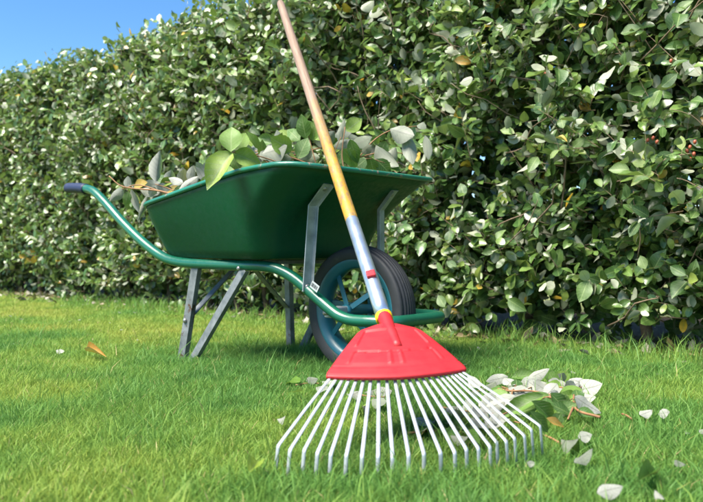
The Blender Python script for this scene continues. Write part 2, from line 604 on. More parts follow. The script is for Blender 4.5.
# ---------------------------------------------------------------- leaves (vectorised)
def leaf_arrays(base, axis, normal, L, W, fold, curl, stations, rnd):
    """many leaves into one vertex / triangle array. axis, normal unit vectors (n,3)"""
    n = len(base)
    ax = axis / np.linalg.norm(axis, axis=1, keepdims=True)
    nm = normal - ax * np.sum(normal * ax, axis=1, keepdims=True)
    nm /= np.linalg.norm(nm, axis=1, keepdims=True) + 1e-9
    sd = np.cross(ax, nm)
    prof = {2: [(0.0, 0.0), (0.30, 0.95), (0.74, 0.90), (1.0, 0.0)],
            4: [(0.0, 0.03), (0.14, 0.58), (0.38, 1.0), (0.66, 0.95), (0.88, 0.58), (1.0, 0.0)],
            6: [(0.0, 0.03), (0.08, 0.36), (0.2, 0.76), (0.38, 1.0), (0.56, 0.99), (0.74, 0.74), (0.89, 0.34), (1.0, 0.0)]}[stations]
    inner = prof[1:-1]
    k_ = len(inner)
    nv = 2 + 3 * k_
    V = np.empty((n, nv, 3))
    U = np.empty((nv, 2))

    def pos(t, side, wf):
        drop = curl[:, None] * (t ** 2) * L[:, None]
        lift = (fold * wf * np.abs(side))[:, None] * W[:, None] * 0.5
        wav = 0.06 * math.sin(t * 9 + side * 2) * abs(side)
        return base + ax * (t * L)[:, None] + sd * (side * wf * W * 0.5)[:, None] + nm * (lift - drop + wav * W[:, None] * wf)
    V[:, 0] = base
    U[0] = (0.5, 0)
    for q, (t, wf) in enumerate(inner):
        for c_, side in enumerate((-1, 0, 1)):
            V[:, 1 + 3 * q + c_] = pos(t, side, wf)
            U[1 + 3 * q + c_] = (0.5 + 0.5 * side, t)
    V[:, nv - 1] = pos(1.0, 0, 0)
    U[nv - 1] = (0.5, 1)
    T = [(0, 2, 1), (0, 3, 2)]
    for q in range(k_ - 1):
        a_, b_ = 1 + 3 * q, 4 + 3 * q
        T += [(a_, a_ + 1, b_ + 1), (a_, b_ + 1, b_), (a_ + 1, a_ + 2, b_ + 2), (a_ + 1, b_ + 2, b_ + 1)]
    e = 1 + 3 * (k_ - 1)
    T += [(e, e + 1, nv - 1), (e + 1, e + 2, nv - 1)]
    T = np.array(T)
    tris = (np.arange(n)[:, None, None] * nv + T[None]).reshape(-1, 3)
    return V.reshape(-1, 3), tris, np.tile(U, (n, 1)), np.repeat(rnd, nv)


def leaf_bulk(name, mat, parent, groups):
    Vs, Ts, Us, As, off = [], [], [], [], 0
    for g in groups:
        v_, t_, u_, a_ = leaf_arrays(*g)
        Vs.append(v_); Ts.append(t_ + off); Us.append(u_); As.append(a_)
        off += len(v_)
    me = mesh_arrays(name, np.vstack(Vs), np.vstack(Ts), True, np.vstack(Us), {'rnd': np.concatenate(As)})
    return obj(name, me, mat, parent)


# single-leaf meshes shared by all leaves that are objects of their own: unit length along +Y, unit width along X, normal +Z
LEAFMESH = []
for fo, cu in ((0.25, 0.10), (0.45, 0.22), (0.12, 0.32), (0.35, -0.12), (0.2, 0.05), (0.6, 0.16)):
    v_, t_, u_, a_ = leaf_arrays(np.zeros((1, 3)), np.array([[0, 1., 0]]), np.array([[0, 0, 1.]]), np.ones(1), np.ones(1),
                                 np.array([fo]), np.array([cu]), 6, np.array([0.5]))
    LEAFMESH.append(mesh_arrays('leaf', v_, t_, True, u_, {'rnd': a_}))
_leaf_sets = {}


def leaf_object(parent, base, axis, normal, L, W, tint, shade, matkey, variant, name='leaf'):
    key = (matkey, variant)
    if key not in _leaf_sets:
        me = LEAFMESH[variant].copy()
        me.materials.append(M[matkey])
        _leaf_sets[key] = me
    o = bpy.data.objects.new(name, _leaf_sets[key])
    COL.objects.link(o)
    a_ = Vector(axis).normalized()
    n_ = Vector(normal)
    n_ = (n_ - a_ * n_.dot(a_)).normalized()
    s_ = a_.cross(n_)
    m = Matrix.Identity(4)
    for i in range(3):
        m[i][0] = s_[i]; m[i][1] = a_[i]; m[i][2] = n_[i]
    b = Vector(base)
    if parent:
        o.parent = parent
        b = b - parent.location
    o.matrix_basis = Matrix.Translation(b) @ m @ Matrix.Diagonal((W, L, L * 0.8, 1))
    o.color = (tint, shade, 0, 1)
    return o


# ---------------------------------------------------------------- the hedge
def hedge_pt(s, d, z):
    """s along, d out of the nominal face (negative = inside), z up"""
    return np.c_[H0[0] + HD[0] * s + HN[0] * d, H0[1] + HD[1] * s + HN[1] * d, z]


def build_hedge():
    root = empty('hedge', (H0[0] + HD[0] * 3 - HN[0] * 0.4, H0[1] + HD[1] * 3 - HN[1] * 0.4, 0))
    rl = np.array(root.location)
    tag(root, 'tall clipped evergreen hedge with small glossy leaves, running along the back of the lawn', 'hedge')
    n3 = np.array([HN[0], HN[1], 0.0]); d3 = np.array([HD[0], HD[1], 0.0]); u3 = np.array([0, 0, 1.0])

    # leafy shoots: face, then top
    NF = 10800
    s = rng.uniform(S0, S1, NF)
    # fewer shoots close to the ground
    z = rng.uniform(0.03, HEDGE_H, NF)
    low = rng.random(NF) < np.clip((z + 0.03) / 0.27, 0.22, 1)
    s, z = s[low], z[low]
    bul = 0.16 * (vnoise(s * 1.7 + 20, z * 1.9 + 5, 11) - 0.5) + 0.12 * (vnoise(s * 4.3 + 20, z * 4.3 + 5, 12) - 0.5)
    edge = np.clip((z - (HEDGE_H - 0.3)) / 0.3, 0, 1)
    bul -= 0.16 * edge ** 2                                   # rounded shoulder
    bul -= 0.10 * np.clip(1 - z / 0.35, 0, 1)                 # drawn in at the foot
    d0 = bul - rng.uniform(0.03, 0.27, len(s)) ** 1.0
    # sparse pockets
    pk = vnoise(s * 3.1 + 7, z * 3.3 + 9, 15)
    kp = rng.random(len(s)) < np.clip(1.35 - 1.1 * np.clip(pk - 0.45, 0, 1) * 2, 0.25, 1)
    s, z, d0 = s[kp], z[kp], d0[kp]
    O = hedge_pt(s, d0, z)
    D = n3 * rng.uniform(0.35, 1.0, (len(s), 1)) + u3 * rng.uniform(-0.25, 0.95, (len(s), 1)) + d3 * rng.normal(0, 0.45, (len(s), 1))
    Ls = rng.uniform(0.10, 0.24, len(s))
    NT_ = 2600
    s2 = rng.uniform(S0, S1, NT_)
    dd = rng.uniform(-HEDGE_W, -0.06, NT_)
    topn = 0.10 * (vnoise(s2 * 2.1 + 3, dd * 3 + 9, 13) - 0.5) + 0.05 * (vnoise(s2 * 7 + 3, dd * 7 + 9, 14) - 0.5)
    z2 = HEDGE_H - 0.17 + topn + rng.uniform(-0.08, 0.06, NT_)
    O2 = hedge_pt(s2, dd, z2)
    D2 = u3 * rng.uniform(0.4, 1.0, (NT_, 1)) + n3 * rng.normal(0.1, 0.45, (NT_, 1)) + d3 * rng.normal(0, 0.45, (NT_, 1))
    L2 = rng.uniform(0.08, 0.22, NT_)
    O = np.vstack([O, O2]); D = np.vstack([D, D2]); Ls = np.r_[Ls, L2]; SS = np.r_[s, s2]
    D /= np.linalg.norm(D, axis=1, keepdims=True)
    nS = len(O)
    per = 9
    # shoot stems: three-sided slivers
    sideA = np.cross(D, u3 + 0.01); sideA /= np.linalg.norm(sideA, axis=1, keepdims=True)
    sideB = np.cross(D, sideA)
    rr = rng.uniform(0.0014, 0.0030, nS)[:, None]
    ring = []
    for q in range(3):
        an = 2 * math.pi * q / 3
        ring.append((sideA * math.cos(an) + sideB * math.sin(an)) * rr)
    Vst = np.stack([O + ring[0], O + ring[1], O + ring[2], O + D * Ls[:, None]], axis=1).reshape(-1, 3) - rl
    Tst = (np.arange(nS)[:, None, None] * 4 + np.array([[0, 1, 3], [1, 2, 3], [2, 0, 3]])[None]).reshape(-1, 3)
    so = obj('shoots', mesh_arrays('shoots', Vst, Tst, True), M['twig'], root)
    tag(so, kind='stuff')
    # leaves along the shoots
    t = (np.arange(per) + 0.6) / per
    idx = np.repeat(np.arange(nS), per)
    tt = np.tile(t, nS) + rng.normal(0, 0.04, nS * per)
    keep = rng.random(nS * per) < 0.9
    idx, tt = idx[keep], np.clip(tt[keep], 0.05, 1.0)
    n = len(idx)
    B = O[idx] + D[idx] * (Ls[idx] * tt)[:, None]
    ph = rng.uniform(0, 2 * np.pi, n)
    sidev = sideA[idx] * np.cos(ph)[:, None] + sideB[idx] * np.sin(ph)[:, None]
    A = D[idx] * rng.uniform(0.1, 0.7, (n, 1)) + sidev * rng.uniform(0.6, 1.1, (n, 1)) + rng.normal(0, 0.18, (n, 3))
    Nn = n3 * rng.uniform(0.1, 0.9, (n, 1)) + u3 * rng.uniform(0.25, 1.0, (n, 1)) + rng.normal(0, 0.42, (n, 3))
    flip = rng.random(n) < 0.12
    Nn[flip] *= -1
    L = rng.uniform(0.032, 0.062, n)
    bigl = rng.random(n) < 0.10
    L[bigl] = rng.uniform(0.060, 0.085, bigl.sum())
    W = L * rng.uniform(0.50, 0.66, n)
    fold = rng.uniform(0.05, 0.6, n)
    curl = rng.normal(0.10, 0.14, n)
    tone = np.clip(0.24 + 0.52 * rng.random(nS), 0, 1)[idx] + rng.normal(0, 0.14, n)
    fresh = rng.random(n) < 0.06
    tone[fresh] = rng.uniform(0.82, 0.95, fresh.sum())
    tone = np.clip(tone, 0, 0.955)
    yel = rng.random(n) < 0.016
    tone[yel] = rng.uniform(0.975, 1.0, yel.sum())
    # the 300 outer leaves that show largest become parts of their own
    cY = B[:, 1]
    px = 351.5 + FPX * B[:, 0] / np.maximum(cY, 0.3)
    py = 252 - FPX * (B[:, 2] - CAM_H) / np.maximum(cY, 0.3)
    dep = (B[:, 0] - H0[0]) * HN[0] + (B[:, 1] - H0[1]) * HN[1]
    sz = L / np.maximum(cY, 0.3)
    face = np.abs((Nn / np.linalg.norm(Nn, axis=1, keepdims=True)) @ (np.array([-0.25, -0.95, 0.1])))
    score = sz * (0.5 + face) * np.clip((dep + 0.12) / 0.2, 0, 1.4)
    hid = (px > 150) & (px < 440) & (py > 160) & (py < 330)
    score[(px < 4) | (px > 700) | (py < 3) | (py > 372) | (cY < 0.8) | hid] = 0
    order = np.argsort(-score)
    pick = np.zeros(n, bool)
    pick[order[:292]] = True
    for i in np.where(pick)[0]:
        o = leaf_object(root, B[i], A[i], Nn[i], L[i] * 1.12, W[i] * 1.12, float(tone[i]), float(rng.random()), 'leaf_single', int(rng.integers(0, 6)))
        if tone[i] > 0.97:
            o['label'] = 'yellowed leaf'
    near = (SS[idx] < 1.7) & ~pick
    far = (SS[idx] >= 1.7) & ~pick
    groups = []
    for mk, st in ((near, 4), (far, 2)):
        groups.append((B[mk] - rl, A[mk], Nn[mk], L[mk], W[mk], fold[mk], curl[mk], st, tone[mk]))
    # inner leaves that close the hedge; darker greens put its inner shade into colour
    for (cnt, lo, hi, l0, l1) in ((15000, -0.42, -0.15, 0.05, 0.09), (9000, -0.62, -0.42, 0.07, 0.11), (13000, -HEDGE_W, -0.6, 0.08, 0.12)):
        si = rng.uniform(S0, S1, cnt); zi = rng.uniform(0.02, HEDGE_H - 0.16, cnt)
        kk = rng.random(cnt) < np.clip((zi - 0.02) / 0.35, 0.12 if lo > -0.7 else 0.5, 1)
        si, zi = si[kk], zi[kk]
        q = len(si)
        Bi = hedge_pt(si, rng.uniform(lo, hi, q), zi) - rl
        Li = rng.uniform(l0, l1, q)
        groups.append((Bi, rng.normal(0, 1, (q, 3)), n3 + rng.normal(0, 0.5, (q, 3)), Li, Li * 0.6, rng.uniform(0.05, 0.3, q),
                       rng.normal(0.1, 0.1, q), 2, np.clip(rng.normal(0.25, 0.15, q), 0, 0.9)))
    # right-hand end face
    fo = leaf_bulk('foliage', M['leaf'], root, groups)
    tag(fo, kind='stuff')
    print('hedge leaves', sum(len(g[0]) for g in groups), 'tris', len(fo.data.polygons))

    # stems at the foot
    stem_s = [0.25, 0.85, 1.35, 1.95, 2.45, 2.62, 3.05, 3.5, 4.1, 4.6, 5.3, 5.9, 6.6, -0.4, -0.9]
    for i, ss in enumerate(stem_s):
        lean = rng.normal(0, 0.12, 2)
        r0 = rng.uniform(0.016, 0.030)
        dd_ = rng.uniform(-0.34, -0.16)
        pts = []
        for q in range(6):
            f_ = q / 5
            p = hedge_pt(np.array([ss + lean[0] * f_ + rng.normal(0, 0.025)]), np.array([dd_ + 0.10 * f_ * lean[1] + rng.normal(0, 0.02)]), np.array([-0.02 + 1.5 * f_ ** 1.2]))[0]
            pts.append(p - rl)
        obj('stem', tube_mesh('stem', spline(pts, 3), [r0 * (1.15 - 0.85 * j / 15) for j in range(16)], 8), M['bark'], root)
    # woody twigs showing between the leaves
    for i in range(120):
        if i < 75:
            ss, zz = rng.uniform(-0.4, 2.2), rng.uniform(0.10, 1.35)
        else:
            ss, zz = rng.uniform(1.8, 5.5), rng.uniform(0.2, 1.4)
        dd_ = rng.uniform(-0.09, 0.02)
        dirv = d3 * rng.normal(0, 0.7) + u3 * rng.uniform(0.2, 1.0) + n3 * rng.uniform(0.1, 0.45)
        dirv /= np.linalg.norm(dirv)
        LL = rng.uniform(0.16, 0.36)
        p0 = hedge_pt(np.array([ss]), np.array([dd_]), np.array([zz]))[0] - rl
        pts = [p0 + dirv * LL * f_ + rng.normal(0, 0.010, 3) for f_ in (0, 0.3, 0.6, 0.85, 1.0)]
        r0 = rng.uniform(0.0019, 0.0042)
        obj('twig', tube_mesh('twig', spline(pts, 2), [r0 * (1 - 0.06 * j) for j in range(9)], 5), M['twig'], root)
    # a few dull red berries in the gap at the right
    bm_v, bm_f = [], []
    for i in range(5):
        th = math.pi * (i + 0.0001) / 4
        for j in range(7):
            bm_v.append((math.sin(th) * math.cos(2 * math.pi * j / 7), math.sin(th) * math.sin(2 * math.pi * j / 7), math.cos(th) * 1.35))
    for i in range(4):
        for j in range(7):
            bm_f.append((i * 7 + j, i * 7 + (j + 1) % 7, (i + 1) * 7 + (j + 1) % 7, (i + 1) * 7 + j))
    bme = mesh_py('berry', bm_v, bm_f, True)
    bme.materials.append(M['berry'])
    for (bx, by) in ((648, 141), (653, 139), (657, 143), (690, 148), (694, 155), (690, 160), (695, 143), (687, 152), (492, 81), (545, 75), (671, 62)):
        # point on the face plane, a little outside
        d = Vector(((bx - 351.5) / FPX, 1, -(by - 252) / FPX))
        q = 0.055
        k_ = (q + H0[0] * HN[0] + H0[1] * HN[1]) / (d.x * HN[0] + d.y * HN[1])
        o = obj('berry', bme, None, root, Vector((0, 0, CAM_H)) + d * k_ - root.location)
        o.scale = (0.006,) * 3
        o.rotation_euler = (rng.uniform(-0.4, 0.4), rng.uniform(-0.4, 0.4), 0)


build_hedge()


# dead leaves lying along the foot of the hedge
def build_litter():
    q = 3200
    s = rng.uniform(S0, S1, q); d = rng.normal(-0.12, 0.14, q)
    d = np.minimum(d, 0.25)
    B = hedge_pt(s, d, rng.uniform(0.004, 0.03, q))
    A = rng.normal(0, 1, (q, 3)) * np.array([1, 1, 0.25]); Nn = np.array([0, 0, 1.0]) + rng.normal(0, 0.45, (q, 3))
    fl = rng.random(q) < 0.5
    Nn[fl] *= -1
    L = rng.uniform(0.03, 0.07, q)
    o = leaf_bulk('leaf_litter', M['litter'], None, [(B, A, Nn, L, L * 0.5, rng.uniform(0.1, 0.8, q), rng.normal(0.1, 0.2, q), 2, rng.random(q))])
    tag(o, 'dry brown and grey leaf litter along the foot of the hedge', 'leaf litter', kind='stuff')


build_litter()

# ---------------------------------------------------------------- the wheelbarrow (local x forward, y to its far side, z up)
TH = 42.0
wb = empty('wheelbarrow', (0.03, 2.30, 0), (0, 0, R(-TH)))
tag(wb, 'green steel wheelbarrow heaped with hedge clippings, standing on the lawn', 'wheelbarrow')
WBM = Matrix.Translation((0.03, 2.30, 0)) @ Matrix.Rotation(R(-TH), 4, 'Z')


def wbp(u, v, w):
    return WBM @ Vector((u, v, w))


# frame: one bent tube from grip round the wheel to the other grip
near = [(-1.30, -0.262, 0.629), (-1.24, -0.262, 0.627), (-1.17, -0.262, 0.618), (-1.115, -0.262, 0.602), (-1.03, -0.262, 0.553),
        (-0.93, -0.261, 0.488), (-0.82, -0.259, 0.424), (-0.73, -0.255, 0.379), (-0.66, -0.250, 0.353), (-0.58, -0.243, 0.341), (-0.46, -0.232, 0.337),
        (-0.33, -0.216, 0.335), (-0.235, -0.201, 0.334), (-0.175, -0.189, 0.326), (-0.115, -0.176, 0.300), (-0.05, -0.164, 0.256), (0.02, -0.155, 0.209),
        (0.055, -0.151, 0.192), (0.095, -0.147, 0.184), (0.15, -0.141, 0.184), (0.190, -0.130, 0.184), (0.214, -0.110, 0.184), (0.222, -0.080, 0.184)]
path = near + [(0.2225, 0.0, 0.184)] + [(u, -v, w) for (u, v, w) in near[::-1]]
obj('tube_frame', tube_mesh('tube_frame', spline(path, 4), 0.0168, 14), M['frame'], wb)
for sgn in (-1, 1):
    gp = [(-1.322, sgn * 0.262, 0.6315), (-1.318, sgn * 0.262, 0.631), (-1.24, sgn * 0.262, 0.6265), (-1.185, sgn * 0.262, 0.620)]
    g = obj('grip', tube_mesh('grip', spline(gp, 5), [0.016] + [0.0198] * 4 + [0.0205, 0.0192] * 5 + [0.0205], 14), M['grip'], wb)

# tray: lofted rounded rectangle, deeper and steeper behind, raked in front
def round_rect(u0, u1, hv, rad, bow, nc=8, ns=8):
    pts = []
    cs = [(u1 - rad, -hv + rad, -90), (u1 - rad, hv - rad, 0), (u0 + rad, hv - rad, 90), (u0 + rad, -hv + rad, 180)]
    for i, (cu, cv, a0) in enumerate(cs):
        for j in range(nc + 1):
            an = R(a0 + 90 * j / nc)
            pts.append([cu + rad * math.cos(an), cv + rad * math.sin(an)])
        nxt = cs[(i + 1) % 4]
        a1 = R(a0 + 90)
        pA = pts[-1]
        pB = [nxt[0] + rad * math.cos(R(nxt[2])), nxt[1] + rad * math.sin(R(nxt[2]))]
        for j in range(1, ns):
            f_ = j / ns
            pts.append([pA[0] * (1 - f_) + pB[0] * f_, pA[1] * (1 - f_) + pB[1] * f_])
    for p in pts:
        if p[0] > u1 - rad:
            p[0] += bow * (1 - (p[1] / hv) ** 2) * min(1, (p[0] - (u1 - rad)) / rad)
    return pts


def rim_w(u):
    xs = [-0.80, -0.70, -0.205, -0.06, 0.03, 0.13]
    ys = [0.522, 0.533, 0.612, 0.622, 0.620, 0.608]
    return float(np.interp(u, xs, ys))


RIM = round_rect(-0.725, 0.055, 0.333, 0.085, 0.032)
BOT = round_rect(-0.705, -0.155, 0.258, 0.075, 0.0)
BOTI = round_rect(-0.67, -0.185, 0.222, 0.06, 0.0)
WB0 = 0.354
rimz = [rim_w(p[0]) for p in RIM]
nl = len(RIM)
verts, faces = [], []
lev = [0.0, 0.2, 0.4, 0.6, 0.75, 0.88, 1.0]
loops = []
loops.append([(p[0], p[1], WB0) for p in BOTI])
loops.append([(p[0] * 0.6 + q[0] * 0.4, p[1] * 0.6 + q[1] * 0.4, WB0 + 0.004) for p, q in zip(BOT, BOTI)])
for t in lev:
    row = []
    for p, q, rz in zip(BOT, RIM, rimz):
        # sides swell a little
        sw = 0.006 * math.sin(math.pi * t)
        tu = t ** 2.0 if q[0] > -0.1 else t
        row.append((p[0] * (1 - tu) + q[0] * tu, (p[1] * (1 - t) + q[1] * t) * (1 + sw / 0.3), (WB0 + 0.03) * (1 - t) + rz * t))
    loops.append(row)
for row in loops: verts += row
for i in range(len(loops) - 1):
    for j in range(nl):
        j2 = (j + 1) % nl
        faces.append((i * nl + j, i * nl + j2, (i + 1) * nl + j2, (i + 1) * nl + j))
faces.append(tuple(range(nl))[::-1])
tray = obj('tray', mesh_py('tray', verts, faces, True), M['tray'], wb)
sol = tray.modifiers.new('thick', 'SOLIDIFY')
sol.thickness = 0.003
sol.offset = -1
rimpath = [(p[0], p[1], z_ - 0.002) for p, z_ in zip(RIM, rimz)]
rb = obj('rim', tube_mesh('rim', rimpath, 0.0075, 10, closed=True), M['rim'], tray)
# three pressed ribs under the tray floor are hidden by the frame: two cross bearers carry the tray on the tubes
for uu in (-0.60, -0.27):
    yy = 0.235 if uu < -0.5 else 0.20
    o = obj('cross_bearer', section_sweep('cross_bearer', (uu, -yy, 0.3445), (uu, yy, 0.3445), rect(0.035, 0.012), (1, 0, 0)), M['leg'], wb)

# legs, braces
for sgn in (-1, 1):
    top = (-0.515, -0.243, 0.332) if sgn < 0 else (-0.575, 0.222, 0.332)
    foot = (-0.572, -0.262, 0.0) if sgn < 0 else (-0.592, 0.252, 0.0)
    lg = obj('leg', section_sweep('leg', foot, top, channel(0.031, 0.02, 0.003), (1, sgn * -0.15, 0.15)), M['leg'], wb)
    bevel(lg, 0.0012, 2)
    br = obj('leg_brace', section_sweep('leg_brace', (-0.535, sgn * 0.257, 0.0), (-0.295, sgn * 0.220, 0.325), channel(0.028, 0.016, 0.003), (1, 0, 0)), M['leg'], wb)
    bevel(br, 0.0012, 2)
    cb = obj('cross_brace', section_sweep('cross_brace', (-0.548 if sgn < 0 else -0.583, sgn * 0.233, 0.165), (-0.555, sgn * 0.02, 0.340), rect(0.028, 0.005), (1, 0, 0)), M['leg'], wb)
    bevel(cb, 0.001, 1)
    dome_bolt(lg, (-0.550, sgn * 0.256, 0.150) if sgn < 0 else (-0.583, sgn * 0.2425, 0.150), (0.0, sgn, 0), 0.008, 0.006)
    dome_bolt(wb, (-0.300, sgn * 0.235, 0.326), (0, sgn, 0.0), 0.007, 0.005)

# front struts from the tubes up to the tray
def strut_mesh(sgn):
    v = sgn * 0.150
    a = Vector((-0.066, sgn * 0.172, 0.262)); b = Vector((-0.056, sgn * 0.158, 0.515)); c = Vector((0.006, sgn * 0.155, 0.577))
    w, t = 0.017, 0.004
    verts, faces = [], []
    # bent flat-flanged strip: width across the barrow, outer flange folded forward
    prof = [(-w, 0.0), (w, 0.0), (w, 0.014), (w - 0.003, 0.014), (w - 0.003, t), (-w, t)]
    frames = [(a, Vector((1, 0, -0.06))), (b, Vector((0.93, 0, -0.36))), (c, Vector((0.69, 0, -0.72)))]
    for p, nrm in frames:
        nrm.normalize()
        for (x, y) in prof:
            verts.append(p + Vector((0, 1, 0)) * x * (-sgn) + nrm * y)
    n = len(prof)
    for i in range(2):
        for j in range(n):
            faces.append((i * n + j, i * n + (j + 1) % n, (i + 1) * n + (j + 1) % n, (i + 1) * n + j))
    faces += [tuple(range(n)), tuple(2 * n + j for j in range(n))[::-1]]
    return mesh_py('strut', verts, faces)


for sgn in (-1, 1):
    st = obj('strut', strut_mesh(sgn), M['galv'], wb)
    bevel(st, 0.001, 2)
    dome_bolt(st, (-0.006, sgn * 0.155, 0.562), (0.7, 0, -0.7), 0.008, 0.006)
    dome_bolt(st, (-0.061, sgn * 0.172, 0.274), (0.95, sgn * 0.25, 0.0), 0.009, 0.007)

# the wheel
def lathe(name, prof, seg=48, smooth=True, closed=True):
    """profile (radius, y) spun about the y axis"""
    verts, faces = [], []
    n = len(prof)
    for i in range(seg):
        an = 2 * math.pi * i / seg
        for (r_, y_) in prof:
            verts.append((r_ * math.cos(an), y_, r_ * math.sin(an)))
    for i in range(seg):
        i2 = (i + 1) % seg
        for j in range(n if closed else n - 1):
            j2 = (j + 1) % n
            faces.append((i * n + j, i * n + j2, i2 * n + j2, i2 * n + j))
    return mesh_py(name, verts, faces, smooth)


WR = 0.2
wheel = empty('wheel')
wheel.parent = wb
wheel.location = (-0.006, 0, WR)
prof = [(0.150, -0.0302), (0.158, -0.0353), (0.172, -0.0382), (0.184, -0.0370), (0.1905, -0.0328)]
# tread: ribs and grooves
ys = np.linspace(-0.030, 0.030, 25)
for i, y_ in enumerate(ys):
    crown = 0.1985 - 0.0085 * (y_ / 0.030) ** 2
    groove = (i % 4 == 2)
    prof.append((crown - (0.0045 if groove else 0.0), y_))
prof += [(0.1905, 0.0328), (0.184, 0.0370), (0.172, 0.0382), (0.158, 0.0353), (0.150, 0.0302)]
ty = obj('tyre', lathe('tyre', prof, 64), M['rubber'], wheel)
rimprof = [(0.156, -0.040), (0.159, -0.036), (0.150, -0.031), (0.136, -0.026), (0.131, -0.012), (0.131, 0.012), (0.136, 0.026), (0.150, 0.031),
           (0.159, 0.036), (0.156, 0.040), (0.147, 0.036), (0.133, 0.030), (0.127, 0.014), (0.127, -0.014), (0.133, -0.030), (0.147, -0.036)]
rimprof = [(r_, y_ * 0.84) for r_, y_ in rimprof]
obj('rim', lathe('wheel_rim', rimprof, 64), M['wheel'], wheel)
hub = obj('hub', lathe('hub', [(0.001, -0.072), (0.012, -0.072), (0.019, -0.068), (0.019, -0.058), (0.015, -0.054), (0.015, 0.054), (0.019, 0.058), (0.019, 0.068), (0.012, 0.072), (0.001, 0.072)], 20, True, False), M['wheel'], wheel)
for i in range(8):
    an = R(38 + 45 * i)
    side = -1 if i % 2 == 0 else 1
    twist = R(9) * (1 if (i // 2) % 2 else -1)
    p0 = (0.014 * math.cos(an - twist), side * 0.050, 0.014 * math.sin(an - twist))
    p1 = (0.131 * math.cos(an), side * 0.010, 0.131 * math.sin(an))
    so = obj('spoke', section_sweep('spoke', p0, p1, rect(0.017, 0.005), (-math.sin(an), 0, math.cos(an))), M['wheel'], wheel)
    bevel(so, 0.001, 1)
obj('axle', tube_mesh('axle', [(0, -0.162, WR), (0, 0.162, WR)], 0.008, 10), M['bolt'], wb)
for sgn in (-1, 1):
    o = obj('bearing_plate', section_sweep('bearing_plate', (0.0, sgn * 0.082, 0.2), (0.0, sgn * 0.145, 0.2), [(-0.02, -0.016), (0.02, -0.016), (0.02, 0.016), (-0.02, 0.016)], (1, 0, 0)), M['galv'], wb)
    bevel(o, 0.005, 3)

# paper sticker on the near tube by the strut, with bar-code lines
def on_tube(u, v, w, off):
    return Vector((u, v - off, w))


stk = [(-0.062, -0.1845, 0.283), (-0.024, -0.178, 0.258)]
sd = (Vector(stk[1]) - Vector(stk[0])).normalized()
su = Vector((-sd.z * -1, 0, sd.x)).normalized() * 1.0
su = Vector((0, -1, 0)).cross(sd).normalized()
if su.z < 0: su = -su
cen = Vector((-0.028, -0.1795, 0.2575))
def plate(name, c0, du, dw, y, mat, parent, th=0.0005):
    a = c0 + sd * du[0] + su * dw[0] + Vector((0, y, 0))
    b = c0 + sd * du[1] + su * dw[0] + Vector((0, y, 0))
    c = c0 + sd * du[1] + su * dw[1] + Vector((0, y, 0))
    d = c0 + sd * du[0] + su * dw[1] + Vector((0, y, 0))
    back = Vector((0, th, 0))
    vs_ = [a, b, c, d, a + back, b + back, c + back, d + back]
    return obj(name, mesh_py(name, vs_, [(0, 1, 2, 3), (7, 6, 5, 4), (0, 4, 5, 1), (1, 5, 6, 2), (2, 6, 7, 3), (3, 7, 4, 0)]), mat, parent)


stick = plate('sticker', cen, (-0.018, 0.012), (0.010, 0.032), -0.004, M['sticker'], wb)
for i in range(8):
    x0 = -0.0155 + 0.0030 * i
    plate('bar', cen, (x0, x0 + (0.0008, 0.0016, 0.0011)[i % 3]), (0.016, 0.027), -0.0046, M['ink'], stick, 0.0004)

# ---------------------------------------------------------------- the rake
RP0 = Vector((0.121, 1.206, 0.050))
RPH, RAL, RRO = R(7.9), R(24.1), R(2.05)
ra = Vector((-math.sin(RPH) * math.cos(RAL), math.cos(RPH) * math.cos(RAL), math.sin(RAL)))
rb0 = Vector((math.cos(RPH), math.sin(RPH), 0))
rn = rb0.cross(ra)
rbv = (rb0 * math.cos(RRO) + rn * math.sin(RRO)).normalized()
rn = rbv.cross(ra).normalized()
rake = empty('rake', (RP0.x, RP0.y, 0))
tag(rake, 'leaf rake with red plastic head and worn yellow wooden handle leaning on the wheelbarrow', 'rake')
RO = rake.location.copy()


def rk(s, t, h=0.0):
    return RP0 + ra * s + rbv * t + rn * h - RO


NTI = 22
ks = [0, 3, 6, 9, 12, 15, 18, 21]
tb = np.interp(range(NTI), ks, [-0.236, -0.175, -0.104, -0.027, 0.047, 0.108, 0.158, 0.212])
sb = np.interp(range(NTI), ks, [0.048, 0.025, 0.011, 0.006, 0.006, 0.013, 0.026, 0.060])
tr_ = np.interp(range(NTI), ks, [-0.131, -0.098, -0.058, -0.012, 0.029, 0.068, 0.098, 0.120])
sr_ = np.interp(range(NTI), ks, [0.243, 0.231, 0.222, 0.218, 0.218, 0.221, 0.230, 0.243])
for i in range(NTI):
    p_r = rk(sr_[i] + 0.035, tr_[i] + (tr_[i] - tb[i]) * 0.16, -0.003)
    p_0 = rk(sr_[i], tr_[i], -0.003)
    p_b = rk(sb[i] + rng.normal(0, 0.002), tb[i] + rng.normal(0, 0.0012), 0.0)
    dirv = (p_b - p_0).normalized()
    down = (dirv * 0.30 - rn * 0.95 + Vector((0, 0, -0.25))).normalized()
    zb = p_b.z
    ln = (zb - 0.007) / max(0.2, -down.z)
    ln = min(ln, 0.052)
    pts = [p_r, p_0, p_0.lerp(p_b, 0.5) + rn * 0.002, p_b - dirv * 0.005, p_b - dirv * 0.001 - rn * 0.0005, p_b + down * 0.004, p_b + down * 0.5 * ln, p_b + down * ln]
    me = tube_mesh('tine', pts, 0.0034, 8, flat=(0.42, 1.0))
    obj('tine', me, M['tine'], rake)

# red head: domed trapezoid shell
def head_w(s):      # half widths (left, right) along the axis
    f_ = (s - 0.215) / 0.195
    xs = [0.0, 0.06, 0.86, 0.95, 1.0]
    return (float(np.interp(f_, xs, [-0.140, -0.137, -0.062, -0.050, -0.034])), float(np.interp(f_, xs, [0.131, 0.128, 0.074, 0.062, 0.044])))


